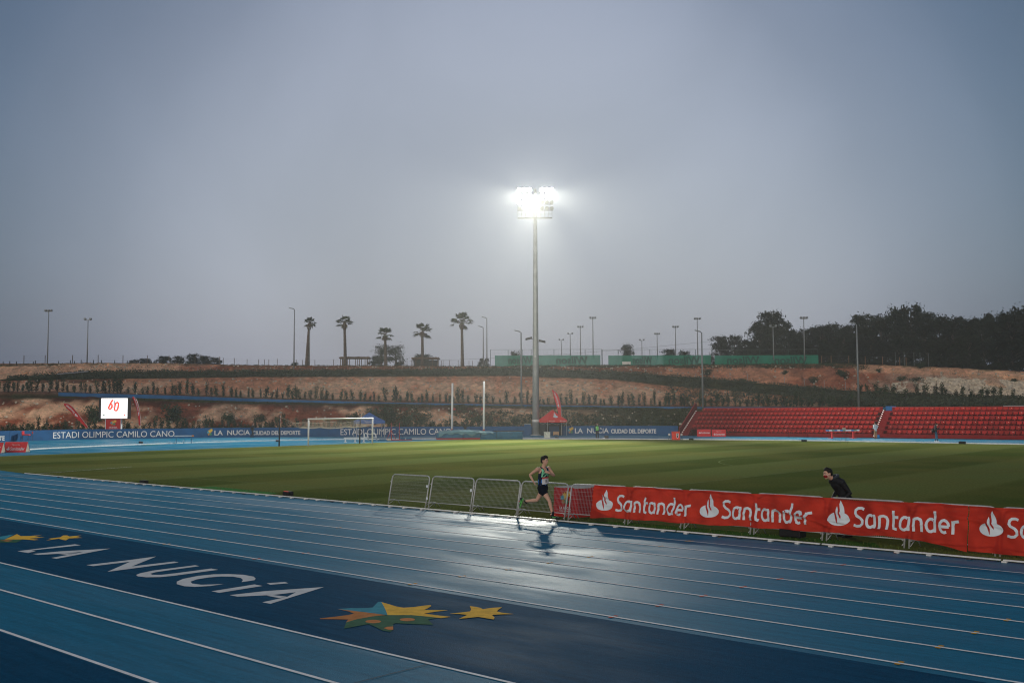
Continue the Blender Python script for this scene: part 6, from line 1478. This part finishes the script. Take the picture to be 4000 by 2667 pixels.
# --- generic clothed figure ------------------------------------------------
def figure(loc, label, facing, J, cloth, lower, shoes, hair_m=None, vox=.02, extra=None, hands=True, s=1.0):
    """J: joints in the frame (right, forward, up)"""
    f = Vector((facing[0], facing[1], 0)).normalized(); r_ = Vector((f.y, -f.x, 0))
    root = thing('person', loc, label, 'person')
    g = {k: r_*v[0]*s+f*v[1]*s+Z*v[2]*s for k, v in J.items()}
    mb = MB(); q, M3 = head(mb, g['head'], r_*J['look'][0]+f*J['look'][1]+Z*J['look'][2], Z, 1.05*s); limb(mb, [g['neck'], g['head']-Z*.05*s], [.06*s, .055*s])
    torso(mb, [(g['hip']-Z*.08, r_, f, .13*s, .10*s), (g['hip'].lerp(g['neck'], .5), r_, f, .13*s, .09*s), (g['neck']-Z*.05, r_, f, .10*s, .07*s)])
    for sd_ in 'RL':
        limb(mb, [g['s'+sd_], g['e'+sd_], g['w'+sd_]], [.05*s, .038*s, .028*s]); limb(mb, [g['h'+sd_], g['k'+sd_], g['a'+sd_]], [.08*s, .05*s, .04*s])
        if hands: hand(mb, g['w'+sd_], g['w'+sd_]-g['e'+sd_], f, s, .5, 1 if sd_ == 'R' else -1)
    limb(mb, [g['sR'], g['neck']-Z*.04, g['sL']], [.05*s, .06*s, .05*s]); remesh(mb, 'body', M_skin, root, vox*.7, 2)
    mb = MB(); ax = (g['neck']-g['hip']).normalized(); fv = r_.cross(ax) if r_.cross(ax).dot(f) > 0 else -r_.cross(ax)
    torso(mb, [(g['hip']-ax*.10, r_, fv, .175*s, .135*s), (g['hip']+ax*.06, r_, fv, .165*s, .13*s), (g['hip'].lerp(g['neck'], .45), r_, fv, .165*s, .125*s), (g['hip'].lerp(g['neck'], .78), r_, fv, .19*s, .13*s), (g['neck']-ax*.05, r_, fv, .13*s, .09*s), (g['neck']+ax*.01, r_, fv, .075*s, .07*s)])
    for sd_ in 'RL': limb(mb, [g['s'+sd_], g['s'+sd_].lerp(g['e'+sd_], .5), g['e'+sd_], g['e'+sd_].lerp(g['w'+sd_], .93)], [.078*s, .066*s, .056*s, .042*s])
    limb(mb, [g['sR'], g['neck']+ax*.01, g['sL']], [.085*s, .10*s, .085*s])
    for k in range(7):
        a = random.uniform(0, 6.28); p = g['hip'].lerp(g['neck'], random.uniform(.05, .8)); mb.tube([p+r_*.13*math.cos(a)+fv*.12*math.sin(a), p+ax*.06+r_*.14*math.cos(a+.7)+fv*.12*math.sin(a+.7)], [.018*s, .01*s], 6)
    remesh(mb, 'jacket', cloth, root, vox*.7, 2)
    mb = MB(); torso(mb, [(g['hip']+Z*.03, r_, f, .155*s, .12*s), (g['hip']-Z*.1, r_, f, .165*s, .125*s)])
    for sd_ in 'RL': limb(mb, [g['h'+sd_], g['h'+sd_].lerp(g['k'+sd_], .5), g['k'+sd_], g['k'+sd_].lerp(g['a'+sd_], .9)], [.10*s, .086*s, .068*s, .06*s])
    remesh(mb, 'trousers', lower, root, vox*.8, 2)
    for sd_ in 'RL':
        mb = MB(); a = g['a'+sd_]; mb.rings([ring(Vector((a.x, a.y, 0))+f*t*s+Z*h*s, r_, Z, wd*s, hh*s, 10) for t, wd, hh, h in ((-.09, .03, .03, .04), (0, .042, .06, .06), (.08, .045, .04, .04), (.18, .03, .02, .02))]); mb.build('shoe', shoes, root, smooth=True)
    if hair_m: hair(q, M3, root, 1.05*s, 1.0)
    eyes(q, root, s)
    return root, g, q, M3, f, r_
STAND = dict(head=(0, .02, 1.62), look=(0, 1, -.05), neck=(0, 0, 1.45), hip=(0, 0, .93), sR=(.19, 0, 1.41), sL=(-.19, 0, 1.41), eR=(.25, -.03, 1.13), eL=(-.25, -.03, 1.13), wR=(.24, .07, .89), wL=(-.24, .07, .89), hR=(.09, 0, .90), hL=(-.09, 0, .90), kR=(.10, .02, .49), kL=(-.10, .02, .49), aR=(.11, -.01, .08), aL=(-.11, -.01, .08))
def pose(**k): d = dict(STAND); d.update(k); return d
# masked man leaning behind the banner
Ymk = 25.5; mk = Vector((8.43, Ymk, 0))
LEAN = pose(head=(0, .465, 1.52), look=(.0, 1, -.05), neck=(0, .30, 1.385), hip=(0, -.03, .93), sR=(.19, .21, 1.325), sL=(-.19, .21, 1.325), eR=(.27, .02, 1.08), eL=(-.27, .05, 1.07), wR=(.20, .20, .90), wL=(-.20, .22, .88), kR=(.11, .10, .50), kL=(-.11, .12, .50), aR=(.12, -.02, .08), aL=(-.12, .0, .08))
M_jkt = mat('jacket_black', (.008, .009, .012), .65, var=.3, scale=9, bump=.3, bscale=12)
mk_, g, q, M3, f, r_ = figure(mk, 'man in a black jacket and dark red face mask leaning forward behind the banner', (-.95, -.32), LEAN, M_jkt, mat('trousers_black', (.01, .01, .012), .7), M_blk, True, .015, s=1.05)
mb = MB(); mb.ell(q(0, .055, -.048), .062, .062, .053, 16, 10, M3); o = remesh(mb, 'face_mask', [mat('mask_red', (.22, .012, .015), .7), mat('mask_white', (.5, .52, .55), .7)], mk_, .007, 1)
for p_ in o.data.polygons:
    if (p_.center-q(0, .05, -.02)).z > -.003: p_.material_index = 1
mb = MB()
for x in (-.078, .078): mb.tube([q(x*.75, .07, -.03), q(x, .03, -.004), q(x, -.01, .008)], .003, 4)
mb.build('mask_strap', M_bw, mk_)
mb = MB(); nk_ = g['neck']; mb.tube([nk_-f*.03+Z*.06+r_*math.cos(t)*.085+f*math.sin(t)*.075+Z*(-.035*math.sin(t)) for t in [2*math.pi*i/14 for i in range(15)]], .042, 8); mb.build('hood_collar', mat('collar_slate', (.03, .037, .05), .7), mk_, smooth=True)
# steward in hi-vis on the far kerb
pz = G(2333, 1713); pz.z = 0
sw_, g, q, M3, f, r_ = figure(pz, 'steward in a lime hi-vis vest standing on the far kerb before the lettered wall', (.1, -1), pose(wR=(.12, .16, 1.05), wL=(-.2, .1, .92)), mat('steward_dark', (.025, .03, .035), .7), mat('steward_trousers', (.02, .022, .025), .7), M_blk, True, .03, hands=False)
mb = MB(); torso(mb, [(g['hip']+Z*.0, r_, f, .185, .15), (g['hip']+Z*.2, r_, f, .18, .145), (g['hip']+Z*.40, r_, f, .20, .145), (g['hip']+Z*.49, r_, f, .12, .10)]); remesh(mb, 'vest', mat('hivis_lime', (.16, .62, .12), .6), sw_, .02, 1)
mb = MB(); mb.ell(q(0, .05, -.05), .06, .06, .045, 10, 8, M3); mb.build('face_mask', M_bw, sw_, smooth=True)
mb = MB()
for x in (-.09, .09): mb.obox(g['hip']+Z*.25+f*.155+r_*x, r_*.012, f*.004, Z*.2)
mb.build('vest_stripe', M_bw, sw_)
# person in black behind the vault mat
pz = azim_hit(1820, 2.0); pz.z = 0
figure(pz, 'person in black with arms folded behind the vault mat before the blue wall', (0, -1), pose(eR=(.27, .05, 1.12), eL=(-.27, .05, 1.12), wR=(-.05, .2, 1.18), wL=(.05, .22, 1.2)), mat('black_coat', (.012, .012, .014), .7), M_blk, M_blk, True, .03, hands=False)
# person in black walking by the wall lettering
pz = azim_hit(997, 2.2); pz.z = 0
figure(pz, 'person in black walking along the blue wall before its lettering, left of the goal', (.9, -.4), pose(kR=(.09, .22, .52), aR=(.09, .16, .12), kL=(-.09, -.05, .49), aL=(-.09, -.32, .10), wR=(.22, -.1, .95), wL=(-.2, .2, 1.0), neck=(0, .05, 1.45), head=(0, .09, 1.62)), MATS['black_coat'], M_blk, M_blk, True, .03, hands=False)
# photographer in a white top by the stairs
pz = G(3421, 1713); pz.z = 0
figure(pz, 'person in a white jacket and tan trousers standing at the foot of the grandstand stairs', (-.3, .95), pose(wR=(.12, .22, 1.1), wL=(-.12, .22, 1.1)), mat('jacket_white', (.42, .47, .52), .6), mat('trousers_tan', (.22, .13, .07), .7), M_dark, True, .03, hands=False)
r_ = thing('sports_bag', pz+Vector((.32, .05, 0)), 'upright blue bag beside the person in tan trousers', 'bag', 0); mb = MB(); mb.rings([ring(Vector((0, 0, z)), Vector((1, 0, 0)), Vector((0, 1, 0)), a, b, 10) for z, a, b in ((0, .12, .1), (.1, .15, .12), (.35, .14, .11), (.44, .06, .05))]); mb.build('body', mat('bag_blue', (.03, .17, .4), .6), r_, smooth=True)
mb = MB(); mb.tube([(-.06, 0, .42), (0, 0, .52), (.06, 0, .42)], .012, 5); mb.build('handle', M_dark, r_)
# man in jeans on the far kerb
pz = G(3657, 1730); pz.z = .1
jn, g, q, M3, f, r_ = figure(pz, 'man in blue jeans and dark jacket with shoulder bag on the far kerb', (.93, -.3), pose(wR=(.05, .3, 1.3), wL=(-.05, .3, 1.32), eR=(.22, .12, 1.14), eL=(-.22, .12, 1.14), head=(0, .08, 1.60), aR=(.06, .1, .08), kR=(.08, .09, .49), aL=(-.06, -.08, .08)), mat('jacket_navy', (.012, .02, .032), .7), mat('jeans', (.025, .09, .16), .7), M_bw, True, .03, hands=False)
mb = MB(); mb.ell(q(0, .05, -.05), .06, .06, .045, 10, 8, M3); mb.build('face_mask', M_bw, jn, smooth=True)
mb = MB(); mb.ell(-r_*.05-f*.24+Z*1.02, .13, .13, .2); mb.build('shoulder_bag', M_blk, jn, smooth=True)
# ------------------------------------------------------------------ fog
mb = MB(); mb.box(-420, 420, -60, 620, -1.2, 44)
m = bpy.data.materials.new('haze'); m.use_nodes = True; n = m.node_tree.nodes; n.clear(); o_ = n.new('ShaderNodeOutputMaterial'); v_ = n.new('ShaderNodeVolumePrincipled')
v_.inputs['Color'].default_value = (.95, .97, .97, 1); v_.inputs['Density'].default_value = HAZE = .00042; v_.inputs['Anisotropy'].default_value = .5
m.node_tree.links.new(v_.outputs[0], o_.inputs['Volume'])
tag(mb.build('haze', m), kind='stuff')
